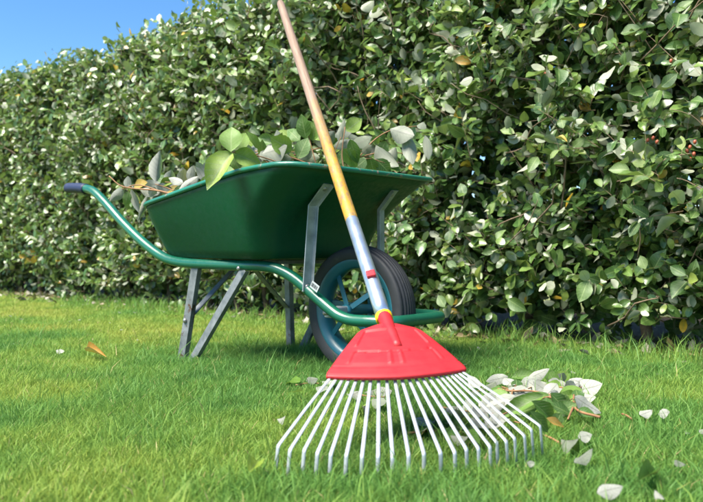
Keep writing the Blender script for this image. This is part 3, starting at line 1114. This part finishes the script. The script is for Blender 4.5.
NU, NV = 72, 56
verts, faces = [], []
for i in range(NV + 1):
    f_ = i / NV
    s = 0.215 + f_ * 0.195
    a_, b_ = head_w(s)
    for j in range(NU + 1):
        g = j / NU
        t_ = a_ + (b_ - a_) * g
        c_ = abs(2 * g - 1)
        s_ = s + 0.024 * c_ ** 2 * (1 - f_) - 0.004 * (1 - f_) * (1 - c_)      # lower edge bows down in the middle
        h_ = 0.004 + 0.009 * (1 - c_ ** 2) + 0.003 * math.sin(f_ * math.pi)
        # pressed panels: a groove across the middle and along the foot, raised bars beside the panels
        gs = 0.46 + 0.05 * (1 - c_ ** 2) * -1
        if c_ < 0.74 and abs(f_ - gs) < 0.014: h_ -= 0.0035
        if abs(f_ - 0.16) < 0.012: h_ -= 0.0012
        if f_ < 0.02: h_ -= 0.001
        lim = 0.76
        if 0.22 < f_ < 0.42 and lim < c_ < lim + 0.04: h_ += 0.0028
        if 0.54 < f_ < 0.84 and lim < c_ < lim + 0.05: h_ += 0.0028
        if abs(f_ - 0.87) < 0.022 and c_ < 0.8: h_ += 0.0035
        if 0.2 < f_ < 0.42 and c_ < 0.72: h_ += 0.0012
        if 0.2 < f_ < 0.44 and 0.07 < c_ < 0.13: h_ += 0.0018
        verts.append(rk(s_, t_, h_))
for i in range(NV):
    for j in range(NU):
        q = i * (NU + 1) + j
        faces.append((q, q + 1, q + NU + 2, q + NU + 1))
hd = obj('head', mesh_py('head', verts, faces, True), M['red'], rake)
so = hd.modifiers.new('thick', 'SOLIDIFY'); so.thickness = 0.007; so.offset = -1

# handle axis
HBY = 3.02
HA = at(384.5, 320, 1.615)
HB = at(280.2, 3.5, HBY)
hdir = (HB - HA).normalized()
HLEN = (HB - HA).length


def on_handle(py):
    """point of the handle at photo row py"""
    lo, hi = -0.3, 1.1
    for _ in range(50):
        mid = (lo + hi) / 2
        p = HA + (HB - HA) * mid
        y = 252 - (p.z - CAM_H) / p.y * FPX
        if y > py: lo = mid
        else: hi = mid
    return HA + (HB - HA) * lo


# socket boss on the head: tapers from the ring into the head plate
s_end = rk(0.312, 0.010, 0.013) + RO
s_mid = rk(0.395, 0.011, 0.036) + RO
boss = [(HA + hdir * 0.012 - RO).lerp(s_end - RO, i / 10) for i in range(11)]
nb = len(boss)
bo = obj('socket', tube_mesh('socket', boss, [0.0165 * (1 - 0.45 * (i / (nb - 1)) ** 1.1) for i in range(nb)], 16), M['red'], hd)
dome_bolt(hd, rk(0.285, 0.010, 0.0165), rn, 0.0045, 0.002, 'rivet', M['red'])
ring = obj('collar', tube_mesh('collar', [HA - RO - hdir * 0.004, HA - RO - hdir * 0.002, HA - RO + hdir * 0.010, HA - RO + hdir * 0.013], [0.0178, 0.019, 0.019, 0.0178], 20), M['yellow'], rake)
J = on_handle(221)
jl = (J - HA).length
tb_ = obj('metal_sleeve', tube_mesh('metal_sleeve', [HA - RO + hdir * x for x in (0.011, 0.05, jl * 0.5, jl - 0.004, jl)], [0.0172, 0.0172, 0.0169, 0.0166, 0.0158], 24), M['tube'], rake)
# seam of the sleeve
# lock button
BP = on_handle(281)
side = hdir.cross(Vector((0, 0, 1))).normalized()
upn = side.cross(hdir).normalized()
camdir = (Vector((0, 0, CAM_H)) - BP); camdir = (camdir - hdir * camdir.dot(hdir)).normalized()
bt_dir = (upn * 0.75 + camdir * 0.6 - side * 0.12).normalized()
bt = obj('lock_button', section_sweep('lock_button', BP - RO + bt_dir * 0.010, BP - RO + bt_dir * 0.0235, rect(0.020, 0.020), hdir), M['button'], rake)
bevel(bt, 0.002, 2)
# wooden shaft: its own object with local Z along the handle so the worn paint follows it
WL = HLEN - jl + 0.02
zs = [0, 0.03, 0.3, 0.6, 0.9, 1.2, WL - 0.02, WL - 0.006, WL]
rs = [0.0160, 0.0166, 0.0166, 0.0165, 0.0163, 0.016, 0.0152, 0.0125, 0.004]
zs = [z_ for z_ in zs]
order_ = sorted(zip(zs, rs))
wd = obj('wooden_shaft', tube_mesh('wooden_shaft', [(0, 0, z_) for z_, _ in order_], [r_ for _, r_ in order_], 24), M['wood'], rake)
wd.location = HA - RO + hdir * (jl - 0.02)
wd.rotation_euler = hdir.to_track_quat('Z', 'Y').to_euler()
print('handle length', HLEN)
# clearance between handle axis and tray rim
best = 9
for p in rimpath:
    q = WBM @ Vector(p)
    e = q - HA
    dist = (e - hdir * e.dot(hdir)).length
    if dist < best: best, bp, along = dist, q, e.dot(hdir)
hp = HA + hdir * along
print('handle to rim', best, 'rim', tuple(bp), 'handle', tuple(hp))


# ---------------------------------------------------------------- clippings
def sprig(name, base, label, cat, group, leaves, twigs, matkey='leaf_cut'):
    """leaves: (base, tip, width, normal, tint, shade); twigs: (points, radius)"""
    root = empty(name, base)
    tag(root, label, cat, group)
    for pts, r_ in twigs:
        P = [Vector(p) - root.location for p in pts]
        sp_ = spline(P, 4)
        obj('twig', tube_mesh('twig', sp_, [r_ * (1 - 0.5 * i / len(sp_)) for i in range(len(sp_))], 6), M['cut_twig'], root)
    for (b, t, w, nrm, tint, shade) in leaves:
        b, t = Vector(b), Vector(t)
        leaf_object(root, b, t - b, nrm, (t - b).length, w, tint, shade, matkey, random.randrange(6))
    return root


def shown(b, t, nrm, side):
    """turn the leaf over if it would show its other side from the lawn in front"""
    ax = (t - b).normalized()
    n_ = nrm - ax * nrm.dot(ax)
    view = Vector((0, 0, CAM_H)) - (b + t) / 2
    d = n_.dot(view)
    return -nrm if (d < 0) == (side == 'top') else nrm


def px_leaves(Y, rows):
    """rows: base px, base py, tip px, tip py, width px, 'top'/'under', tint[, depth of the tip relative to the base]"""
    out = []
    for i_, r_ in enumerate(rows):
        bx, by, tx, ty_, wpx, side, tint = r_[:7]
        dz = r_[7] if len(r_) > 7 else random.uniform(-0.03, 0.03)
        b = at(bx, by, Y + 0.011 * i_)
        t = at(tx, ty_, Y + 0.011 * i_ + dz)
        tocam = (Vector((0, 0, CAM_H)) - b).normalized()
        nrm = tocam + Vector((random.uniform(-0.35, 0.35), 0, random.uniform(0.0, 0.6)))
        nrm = shown(b, t, nrm, side)
        out.append((b, t, wpx / FPX * Y * 0.97, nrm, tint, random.uniform(0, 0.3) if bx > 255 else random.uniform(0.4, 0.9)))
    return out


G_CLIP = 'clippings heaped in the wheelbarrow'
sprig('leafy_sprig', at(231, 153, 2.30), 'bright green sprig hanging over the near rim of the wheelbarrow tray', 'sprig', G_CLIP,
      px_leaves(2.17, [(231, 153, 231, 126, 23, 'top', 0.72, 0.02), (232, 153, 206, 188, 25, 'top', 0.88, -0.06), (233, 154, 261, 165, 19, 'top', 0.8, 0.0),
                       (236, 152, 246, 133, 16, 'top', 0.78, 0.05), (231, 154, 240, 172, 14, 'top', 0.6, 0.0)]),
      [([at(300, 172, 2.30), at(262, 158, 2.25), at(231, 153, 2.18)], 0.0022)])
sprig('leafy_sprig', at(128, 188, 2.55), 'silvery sprig sticking out over the rear end of the tray', 'sprig', G_CLIP,
      px_leaves(2.50, [(127, 189, 128, 177, 8, 'under', 0.3), (124, 190, 108, 203, 11, 'under', 0.3), (128, 192, 126, 207, 9, 'top', 0.55), (131, 190, 139, 214, 8, 'under', 0.3),
                       (134, 188, 149, 184, 11, 'top', 0.975), (140, 190, 160, 198, 10, 'under', 0.4), (150, 194, 138, 222, 7, 'under', 0.4)]),
      [([at(184, 200, 2.40), at(160, 192, 2.46), at(124, 188, 2.5), at(109, 177, 2.52)], 0.0035), ([at(170, 196, 2.44), at(140, 186, 2.5), at(122, 190, 2.5)], 0.0025)])
sprig('leafy_sprig', at(155, 186, 2.55), 'sprig with one large pale leaf standing upright near the rear of the tray', 'sprig', G_CLIP,
      px_leaves(2.50, [(156, 183, 159, 152, 14, 'under', 0.4, 0.02), (156, 187, 172, 190, 10, 'under', 0.5), (155, 188, 150, 198, 9, 'under', 0.5), (160, 186, 178, 180, 9, 'top', 0.93),
                       (162, 190, 152, 205, 8, 'under', 0.5)]),
      [([at(190, 200, 2.45), at(170, 190, 2.5), at(155, 185, 2.5)], 0.0025)])
sprig('leafy_sprig', at(190, 182, 2.50), 'sprig with a broad white-backed leaf lying just inside the near rim', 'sprig', G_CLIP,
      px_leaves(2.45, [(178, 192, 201, 178, 13, 'under', 0.4), (183, 184, 168, 178, 9, 'under', 0.4), (188, 188, 172, 193, 8, 'top', 0.5), (200, 184, 214, 178, 9, 'top', 0.7), (205, 182, 196, 168, 8, 'under', 0.5)]),
      [([at(225, 190, 2.42), at(195, 185, 2.46), at(165, 183, 2.5)], 0.0022)])
sprig('leafy_sprig', at(280, 150, 2.40), 'sprig of folded grey-green leaves in the heap left of the rake handle', 'sprig', G_CLIP,
      px_leaves(2.33, [(262, 155, 288, 148, 24, 'under', 0.2), (292, 152, 270, 138, 20, 'top', 0.78), (272, 160, 292, 160, 15, 'under', 0.3), (262, 162, 272, 145, 14, 'under', 0.1),
                       (298, 160, 308, 138, 16, 'top', 0.45), (258, 150, 248, 132, 10, 'top', 0.75), (280, 158, 262, 168, 14, 'top', 0.4)]),
      [([at(320, 170, 2.35), at(290, 158, 2.36), at(255, 152, 2.4)], 0.0024)])
sprig('leafy_sprig', at(305, 130, 2.45), 'sprig with two upright dark green leaves behind the rake handle', 'sprig', G_CLIP,
      px_leaves(2.42, [(306, 140, 301, 115, 15, 'top', 0.5), (312, 142, 317, 120, 16, 'top', 0.72), (300, 142, 286, 128, 13, 'top', 0.5), (322, 146, 335, 132, 13, 'under', 0.3), (312, 150, 302, 160, 12, 'under', 0.3)]),
      [([at(318, 172, 2.40), at(312, 150, 2.42), at(306, 125, 2.42)], 0.0024)])
sprig('leafy_sprig', at(350, 140, 2.35), 'bright green sprig standing up in the heap just right of the rake handle', 'sprig', G_CLIP,
      px_leaves(2.36, [(346, 132, 362, 120, 16, 'top', 0.82), (342, 150, 360, 168, 16, 'top', 0.78), (350, 140, 358, 165, 13, 'top', 0.5), (338, 142, 345, 120, 8, 'under', 0.4),
                       (350, 150, 336, 165, 12, 'top', 0.6), (352, 146, 372, 140, 13, 'under', 0.3), (333, 148, 352, 140, 12, 'under', 0.4)]),
      [([at(345, 176, 2.33), at(342, 155, 2.36), at(345, 128, 2.38)], 0.0024), ([at(330, 172, 2.34), at(336, 150, 2.36), at(341, 138, 2.37)], 0.002)])
sprig('leafy_sprig', at(400, 135, 2.54), 'arching sprig with big drooping grey-green leaves at the right of the heap', 'sprig', G_CLIP,
      px_leaves(2.50, [(390, 130, 415, 138, 20, 'under', 0.3, -0.03), (406, 135, 413, 164, 15, 'under', 0.3, -0.05), (420, 130, 424, 122, 10, 'under', 0.3), (425, 136, 428, 160, 10, 'under', 0.4, -0.03),
                       (376, 146, 398, 170, 20, 'under', 0.2, -0.03), (386, 142, 378, 158, 13, 'top', 0.3), (370, 138, 380, 148, 10, 'top', 0.6), (396, 148, 388, 168, 12, 'under', 0.5)]),
      [([at(352, 168, 2.50), at(372, 143, 2.52), at(392, 131, 2.54), at(418, 127, 2.54)], 0.0026)])
sprig('leafy_sprig', at(375, 160, 2.49), 'low sprig of dark leaves along the front rim at the right of the heap', 'sprig', G_CLIP,
      px_leaves(2.47, [(366, 160, 352, 172, 14, 'top', 0.35), (370, 158, 374, 176, 13, 'top', 0.5), (376, 160, 392, 176, 15, 'top', 0.3), (362, 154, 372, 146, 11, 'under', 0.3), (384, 166, 402, 172, 10, 'top', 0.5),
                       (360, 158, 344, 158, 12, 'under', 0.3)]),
      [([at(345, 178, 2.47), at(365, 160, 2.48), at(385, 164, 2.49)], 0.0022)])
sprig('leafy_sprig', at(262, 165, 2.40), 'short twiggy sprig beside the bright overhanging leaves', 'sprig', G_CLIP,
      px_leaves(2.33, [(256, 158, 246, 146, 11, 'under', 0.3), (260, 160, 272, 150, 12, 'under', 0.3), (254, 164, 240, 172, 12, 'top', 0.6), (266, 162, 280, 170, 12, 'under', 0.4), (262, 158, 262, 140, 10, 'top', 0.5)]),
      [([at(282, 172, 2.34), at(262, 160, 2.35), at(250, 152, 2.36)], 0.002)])


for (n_, cx_, cy_, rx, ry, Y_, sv, tones, lab) in (
        (12, 274, 151, 30, 13, 2.42, 0.4, (0.5, 0.7, 0.85), 'low tangle of cut leaves behind the near corner of the tray'),
        (12, 328, 148, 34, 14, 2.46, 0.4, (0.45, 0.65, 0.82), 'low tangle of cut leaves in the middle of the heap behind the rake handle'),
        (12, 384, 153, 34, 14, 2.56, 0.55, (0.4, 0.55, 0.7), 'low tangle of grey-green leaves behind the far end of the front rim'),
        (10, 182, 185, 24, 7, 2.62, 0.75, (0.3, 0.5, 0.97), 'low tangle of pale leaves towards the rear of the tray'),
        (7, 215, 178, 20, 7, 2.50, 0.6, (0.4, 0.6, 0.8), 'low tangle of leaves left of the bright overhanging sprig')):
    rows_ = []
    for q_ in range(n_):
        a_ = random.uniform(0, 6.28); d_ = random.random() ** 0.5
        x_, y_ = cx_ + rx * d_ * math.cos(a_), cy_ + ry * d_ * math.sin(a_)
        an_ = random.uniform(-3.3, 0.4); ln_ = random.uniform(17, 27)
        rows_.append((x_, y_, x_ + ln_ * math.cos(an_), y_ + 0.7 * ln_ * math.sin(an_), ln_ * random.uniform(0.42, 0.55),
                      'under' if random.random() < sv else 'top', random.choice(tones)))
    sprig('leafy_sprig', at(cx_, cy_ + 6, Y_), lab, 'sprig', G_CLIP, px_leaves(Y_, rows_),
          [([at(cx_ - rx, cy_ + 8, Y_), at(cx_, cy_, Y_ + 0.02), at(cx_ + rx, cy_ + 4, Y_ + 0.04)], 0.0024)])


# leaves and twigs that fill the tray beneath the sprigs
def build_heap():
    q = 900
    u = rng.uniform(-0.66, 0.02, q); v = rng.uniform(-0.26, 0.26, q)
    ztop = np.array([rim_w(x) for x in u]) + 0.015
    w = 0.37 + (ztop - 0.37) * rng.random(q) ** 0.5
    u = -0.66 + (u + 0.66) / 0.68 * (0.42 + 0.10 * (w - 0.37) / 0.25)
    v = v * (0.72 + 0.2 * (w - 0.37) / 0.25)
    B = np.array([tuple(wbp(a, b, c)) for a, b, c in zip(u, v, w)])
    A = rng.normal(0, 1, (q, 3)) * np.array([1, 1, 0.45]); Nn = np.array([0, 0, 1.0]) + rng.normal(0, 0.5, (q, 3))
    fl = rng.random(q) < 0.5
    Nn[fl] *= -1
    L = rng.uniform(0.05, 0.09, q)
    A /= np.linalg.norm(A, axis=1, keepdims=True)
    # keep tips inside the tray
    C_ = np.array(tuple(wbp(-0.33, 0, 0.5)))
    B = B - A * (L * 0.5)[:, None]
    B = B + (C_ - B) * 0.06
    o = leaf_bulk('leaf_heap', M['leaf_heap'], None, [(B, A, Nn, L, L * 0.5, rng.uniform(0.1, 0.5, q), rng.normal(0.1, 0.15, q), 4, rng.random(q) * 0.9)])
    tag(o, 'loose cut leaves filling the wheelbarrow tray up to its rim', 'leaf heap', kind='stuff')


build_heap()


# clippings raked together on the lawn, and single leaves
def gl(px, py, z=0.03):
    return ground_at(px, py, z)


def ground_leaf(b, t, wpx, side, tint, zb=0.038, zt=0.040, tilt=0.4):
    B_, T_ = gl(b[0], b[1], zb), gl(t[0], t[1], zt)
    nrm = Vector((random.uniform(-tilt, tilt), -0.9 + random.uniform(-tilt, tilt), 1))
    nrm = shown(B_, T_, nrm, side)
    return (B_, T_, wpx / FPX * B_.y * 1.5, nrm, tint, random.random())


def heap_leaf(b, t, wpx, side, tint, Y=None, dz=0.0):
    """a tilted leaf in the pile: its lower end rests on the grass, the other end stands up"""
    Y = ground_at(0, max(b[1], t[1]), 0.042).y
    mx, my = (b[0] + t[0]) / 2, (b[1] + t[1]) / 2
    b = (mx + (b[0] - mx) * 1.25, my + (b[1] - my) * 1.25); t = (mx + (t[0] - mx) * 1.25, my + (t[1] - my) * 1.25)
    B_, T_ = at(b[0], b[1], Y + random.uniform(0, 0.03)), at(t[0], t[1], Y + random.uniform(-0.01, 0.03))
    nrm = Vector((random.uniform(-0.3, 0.3), -1 + random.uniform(-0.2, 0.2), 0.7 + random.uniform(-0.3, 0.4)))
    nrm = shown(B_, T_, nrm, side)
    return (B_, T_, wpx / FPX * Y * 1.4, nrm, tint, random.uniform(0.35, 1.0))


def gt(*pts):
    """twig points on or just above the grass"""
    return [gl(x, y, z) for (x, y, z) in pts]


G_PILE = 'clippings raked together on the lawn'
Yp = 1.88
sprig('leafy_sprig', gl(570, 412), 'sprig with two large silvery leaves at the right end of the raked pile', 'sprig', G_PILE,
      [heap_leaf((577, 391), (600, 389), 17, 'under', 0.3), heap_leaf((577, 399), (597, 413), 12, 'under', 0.3), heap_leaf((576, 394), (566, 383), 10, 'under', 0.3), heap_leaf((578, 412), (594, 416), 8, 'top', 0.4)],
      [([gl(600, 418, 0.05), gl(576, 410, 0.05), gl(574, 392, 0.05), gl(574, 382, 0.05)], 0.003), ([gl(575, 404, 0.05), gl(568, 420, 0.05)], 0.0028)])
sprig('leafy_sprig', gl(535, 418), 'sprig with long glossy green leaves in the middle of the raked pile', 'sprig', G_PILE,
      [heap_leaf((540, 398), (500, 416), 11, 'top', 0.62), heap_leaf((546, 396), (520, 401), 9, 'top', 0.5), heap_leaf((534, 404), (556, 422), 11, 'top', 0.42), heap_leaf((552, 396), (568, 412), 11, 'top', 0.3),
       heap_leaf((553, 394), (571, 408), 13, 'under', 0.3), heap_leaf((546, 400), (549, 416), 9, 'top', 0.4), heap_leaf((532, 414), (548, 432), 9, 'top', 0.4), heap_leaf((548, 420), (563, 427), 6, 'top', 0.985)],
      [([gl(565, 404, 0.05), gl(548, 398, 0.05), gl(530, 404, 0.05), gl(505, 404, 0.05)], 0.0028), ([gl(557, 376, 0.05), gl(553, 386, 0.05), gl(550, 398, 0.05)], 0.0028)])
sprig('leafy_sprig', gl(520, 400), 'sprig with curled grey leaves at the left of the raked pile', 'sprig', G_PILE,
      [heap_leaf((512, 392), (530, 396), 17, 'under', 0.3), heap_leaf((514, 398), (495, 408), 17, 'under', 0.3), heap_leaf((506, 378), (488, 382), 8, 'under', 0.3), heap_leaf((528, 388), (548, 384), 13, 'under', 0.3),
       heap_leaf((528, 380), (546, 370), 8, 'under', 0.3), heap_leaf((514, 378), (536, 374), 8, 'top', 0.55)],
      [([gl(498, 390, 0.05), gl(512, 392, 0.05), gl(532, 392, 0.05), gl(552, 396, 0.05)], 0.003), ([gl(514, 406, 0.05), gl(512, 394, 0.05), gl(516, 386, 0.05)], 0.0026)])
sprig('leafy_sprig', gl(548, 388), 'sprig of pale upturned leaves along the back of the raked pile', 'sprig', G_PILE,
      [heap_leaf((548, 392), (534, 384), 12, 'under', 0.3), heap_leaf((556, 386), (546, 398), 11, 'under', 0.3), heap_leaf((560, 384), (563, 374), 8, 'under', 0.3), heap_leaf((566, 390), (578, 384), 9, 'under', 0.3), heap_leaf((552, 384), (552, 372), 8, 'top', 0.5), heap_leaf((565, 392), (556, 398), 9, 'under', 0.3)],
      [([gl(576, 394, 0.05), gl(560, 388, 0.05), gl(540, 386, 0.05)], 0.0026)])
sprig('leafy_sprig', gl(470, 415), 'flattened sprig of silvery leaves caught under the right-hand tines', 'sprig', G_PILE,
      [ground_leaf((466, 400), (484, 412), 10, 'under', 0.3), ground_leaf((460, 408), (446, 414), 9, 'under', 0.3), ground_leaf((472, 418), (490, 432), 10, 'under', 0.3), ground_leaf((484, 422), (506, 424), 9, 'under', 0.3), ground_leaf((464, 418), (450, 428), 8, 'top', 0.4), ground_leaf((480, 408), (496, 400), 9, 'under', 0.3), ground_leaf((500, 420), (516, 430), 9, 'under', 0.3)],
      [([gl(440, 408), gl(465, 412), gl(490, 416), gl(520, 424)], 0.0026)])
sprig('leafy_sprig', gl(430, 428), 'sprig with dark curled leaves lying under the middle tines', 'sprig', G_PILE,
      [ground_leaf((436, 420), (424, 436), 9, 'under', 0.3), ground_leaf((440, 428), (458, 440), 9, 'top', 0.4), ground_leaf((446, 424), (462, 428), 8, 'top', 0.5), ground_leaf((432, 424), (414, 420), 7, 'under', 0.3), ground_leaf((450, 436), (470, 440), 8, 'under', 0.3), ground_leaf((462, 432), (480, 442), 8, 'top', 0.5)],
      [([gl(408, 434), gl(432, 432), gl(452, 430), gl(470, 436)], 0.0024)])
sprig('leafy_sprig', gl(482, 392), 'small pale sprig lying beside the right edge of the rake head', 'sprig', G_PILE,
      [ground_leaf((480, 388), (470, 382), 8, 'under', 0.3), ground_leaf((484, 390), (496, 384), 8, 'under', 0.3), ground_leaf((478, 392), (466, 396), 8, 'under', 0.3), ground_leaf((486, 394), (500, 396), 7, 'under', 0.3), ground_leaf((490, 390), (506, 392), 7, 'top', 0.5)],
      [([gl(470, 394), gl(484, 391), gl(500, 388)], 0.0022)])
sprig('leafy_sprig', gl(300, 384), 'small sprig with a green leaf left of the rake head', 'sprig', G_PILE,
      [ground_leaf((300, 383), (284, 378), 9, 'top', 0.6), ground_leaf((306, 382), (318, 380), 6, 'under', 0.3), ground_leaf((322, 382), (338, 384), 8, 'under', 0.3), ground_leaf((316, 388), (330, 390), 7, 'under', 0.3), ground_leaf((302, 392), (288, 396), 7, 'top', 0.4)],
      [([gl(296, 386), gl(312, 384), gl(334, 386)], 0.0022)])
sprig('leafy_sprig', gl(375, 396), 'silvery sprig half hidden beneath the left-hand tines below the rake head', 'sprig', G_PILE,
      [ground_leaf((360, 392), (348, 398), 9, 'under', 0.3), ground_leaf((372, 400), (386, 406), 9, 'under', 0.3), ground_leaf((366, 394), (382, 390), 9, 'under', 0.3), ground_leaf((376, 394), (392, 392), 9, 'under', 0.3), ground_leaf((370, 404), (360, 412), 8, 'under', 0.3)],
      [([gl(350, 394), gl(368, 397), gl(386, 398)], 0.0022)])


def pile_rows(n, cx_, cy_, rx, ry, silver):
    out = []
    for _ in range(n):
        a_ = random.uniform(0, 6.28); q = random.random() ** 0.6
        x, y = cx_ + rx * q * math.cos(a_), cy_ + ry * q * math.sin(a_)
        an = random.uniform(0, 6.28); ln = random.uniform(14, 24)
        out.append(heap_leaf((x, y), (x + ln * math.cos(an), y + ln * 0.55 * math.sin(an)), random.uniform(8, 13), 'under' if random.random() < silver else 'top',
                             random.choice([0.3, 0.45, 0.6, 0.75])))
    return out


for (n_, cx_, cy_, rx, ry, sv, lab) in ((9, 520, 388, 26, 12, 0.65, 'low tangle of mostly silvery leaves at the back left of the raked pile'),
                                        (9, 556, 402, 26, 14, 0.42, 'low tangle of mixed green and silvery leaves at the front of the raked pile'),
                                        (8, 572, 388, 20, 10, 0.8, 'low tangle of silvery leaves behind the right end of the raked pile'),
                                        (7, 500, 412, 22, 10, 0.7, 'low tangle of leaves between the raked pile and the outermost tines')):
    sprig('leafy_sprig', gl(cx_, cy_ + 10), lab, 'sprig', G_PILE, pile_rows(n_, cx_, cy_, rx, ry, sv),
          [(gt((cx_ - rx * 0.7, cy_, 0.04), (cx_, cy_ + 4, 0.05), (cx_ + rx * 0.7, cy_ - 3, 0.04)), 0.0024)])


def fallen(b, t, wpx, side, tint, label, group=None, z=0.040, tilt=0.30):
    l_ = ground_leaf(b, t, wpx, side, tint, z, z + random.uniform(-0.004, 0.012), tilt)
    o = leaf_object(None, l_[0], l_[1] - l_[0], l_[3], (l_[1] - l_[0]).length, l_[2], tint, l_[5], 'leaf_cut', random.randrange(6), 'fallen_leaf')
    tag(o, label, 'leaf', group)
    return o


fallen((597, 494), (624, 486), 11, 'under', 0.3, 'large white-backed leaf lying on the lawn at the bottom right corner')
fallen((636, 484), (660, 468), 9, 'top', 0.45, 'green leaf standing in the grass right of the large white one')
fallen((561, 440), (580, 446), 7, 'under', 0.3, 'pale rolled leaf just in front of the raked pile')
fallen((578, 438), (592, 436), 9, 'under', 0.3, 'pale folded leaf beside the rolled one, in front of the raked pile')
fallen((575, 464), (592, 452), 8, 'under', 0.3, 'curved silvery leaf in front of the raked pile, nearest the camera of three')
fallen((527, 463), (536, 465), 5, 'under', 0.3, 'tiny pale leaf just right of the tine tips')
fallen((249, 474), (259, 458), 11, 'top', 0.9, 'single pale green leaf in the grass left of the rake tines')
fallen((277, 420), (287, 418.5), 5, 'under', 0.3, 'small white leaf in the grass left of the outermost tine')
fallen((640, 416), (652, 412), 7, 'under', 0.3, 'grey leaf on the lawn to the right of the raked pile')
fallen((658, 415), (670, 413), 7, 'under', 0.5, 'whitish leaf on the lawn near the right edge')
fallen((672, 462), (686, 465), 5, 'under', 0.3, 'narrow white leaf on the lawn by the right edge of the photo')
fallen((655, 491), (664, 497), 5, 'under', 0.3, 'small white leaf right of the large one in the bottom corner')
fallen((86, 352), (104, 354), 4, 'top', 0.99, 'brown dry leaf on the lawn left of the wheelbarrow legs')
fallen((56, 351), (64, 352), 4, 'under', 0.3, 'small pale leaf left of the brown dry leaf')
fallen((385, 372), (392, 376), 6, 'under', 0.3, 'pale leaf in the shade behind the rake head')
for (tx0, ty0, tx1, ty1, lab) in ((544, 436, 566, 448, 'short bare brown twig in front of the raked pile'), (622, 415, 632, 420, 'short bare brown twig right of the raked pile')):
    P_ = [gl(tx0, ty0, 0.03), gl((tx0 + tx1) / 2, (ty0 + ty1) / 2 - 1, 0.034), gl(tx1, ty1, 0.03)]
    o = obj('cut_twig', tube_mesh('cut_twig', spline([p - P_[0] for p in P_], 4), 0.0024, 6), M['cut_twig'], None, P_[0])
    tag(o, lab, 'twig')
# tiny scraps that nothing tells apart
for i in range(46):
    if i < 22:
        x, y = random.uniform(5, 200), random.uniform(300, 345)
    elif i < 36:
        x, y = random.uniform(480, 700), random.uniform(362, 440)
    else:
        x, y = random.uniform(430, 700), random.uniform(348, 372)
    g = gl(x, y, 0.025)
    if (g.x - H0[0]) * HN[0] + (g.y - H0[1]) * HN[1] < 0.05:
        continue
    an = random.uniform(0, 6.28)
    L = random.uniform(0.014, 0.032)
    nrm = Vector((random.uniform(-0.5, 0.5), random.uniform(-0.8, 0.2), 1))
    o = leaf_object(None, g, (math.cos(an), math.sin(an), 0.1), -nrm, L, L * 0.6, 0.3, random.random(), 'leaf_cut', random.randrange(6), 'leaf_scrap')
    tag(o, 'tiny pale scrap of leaf scattered on the lawn', 'leaf scrap', 'tiny leaf scraps on the lawn')
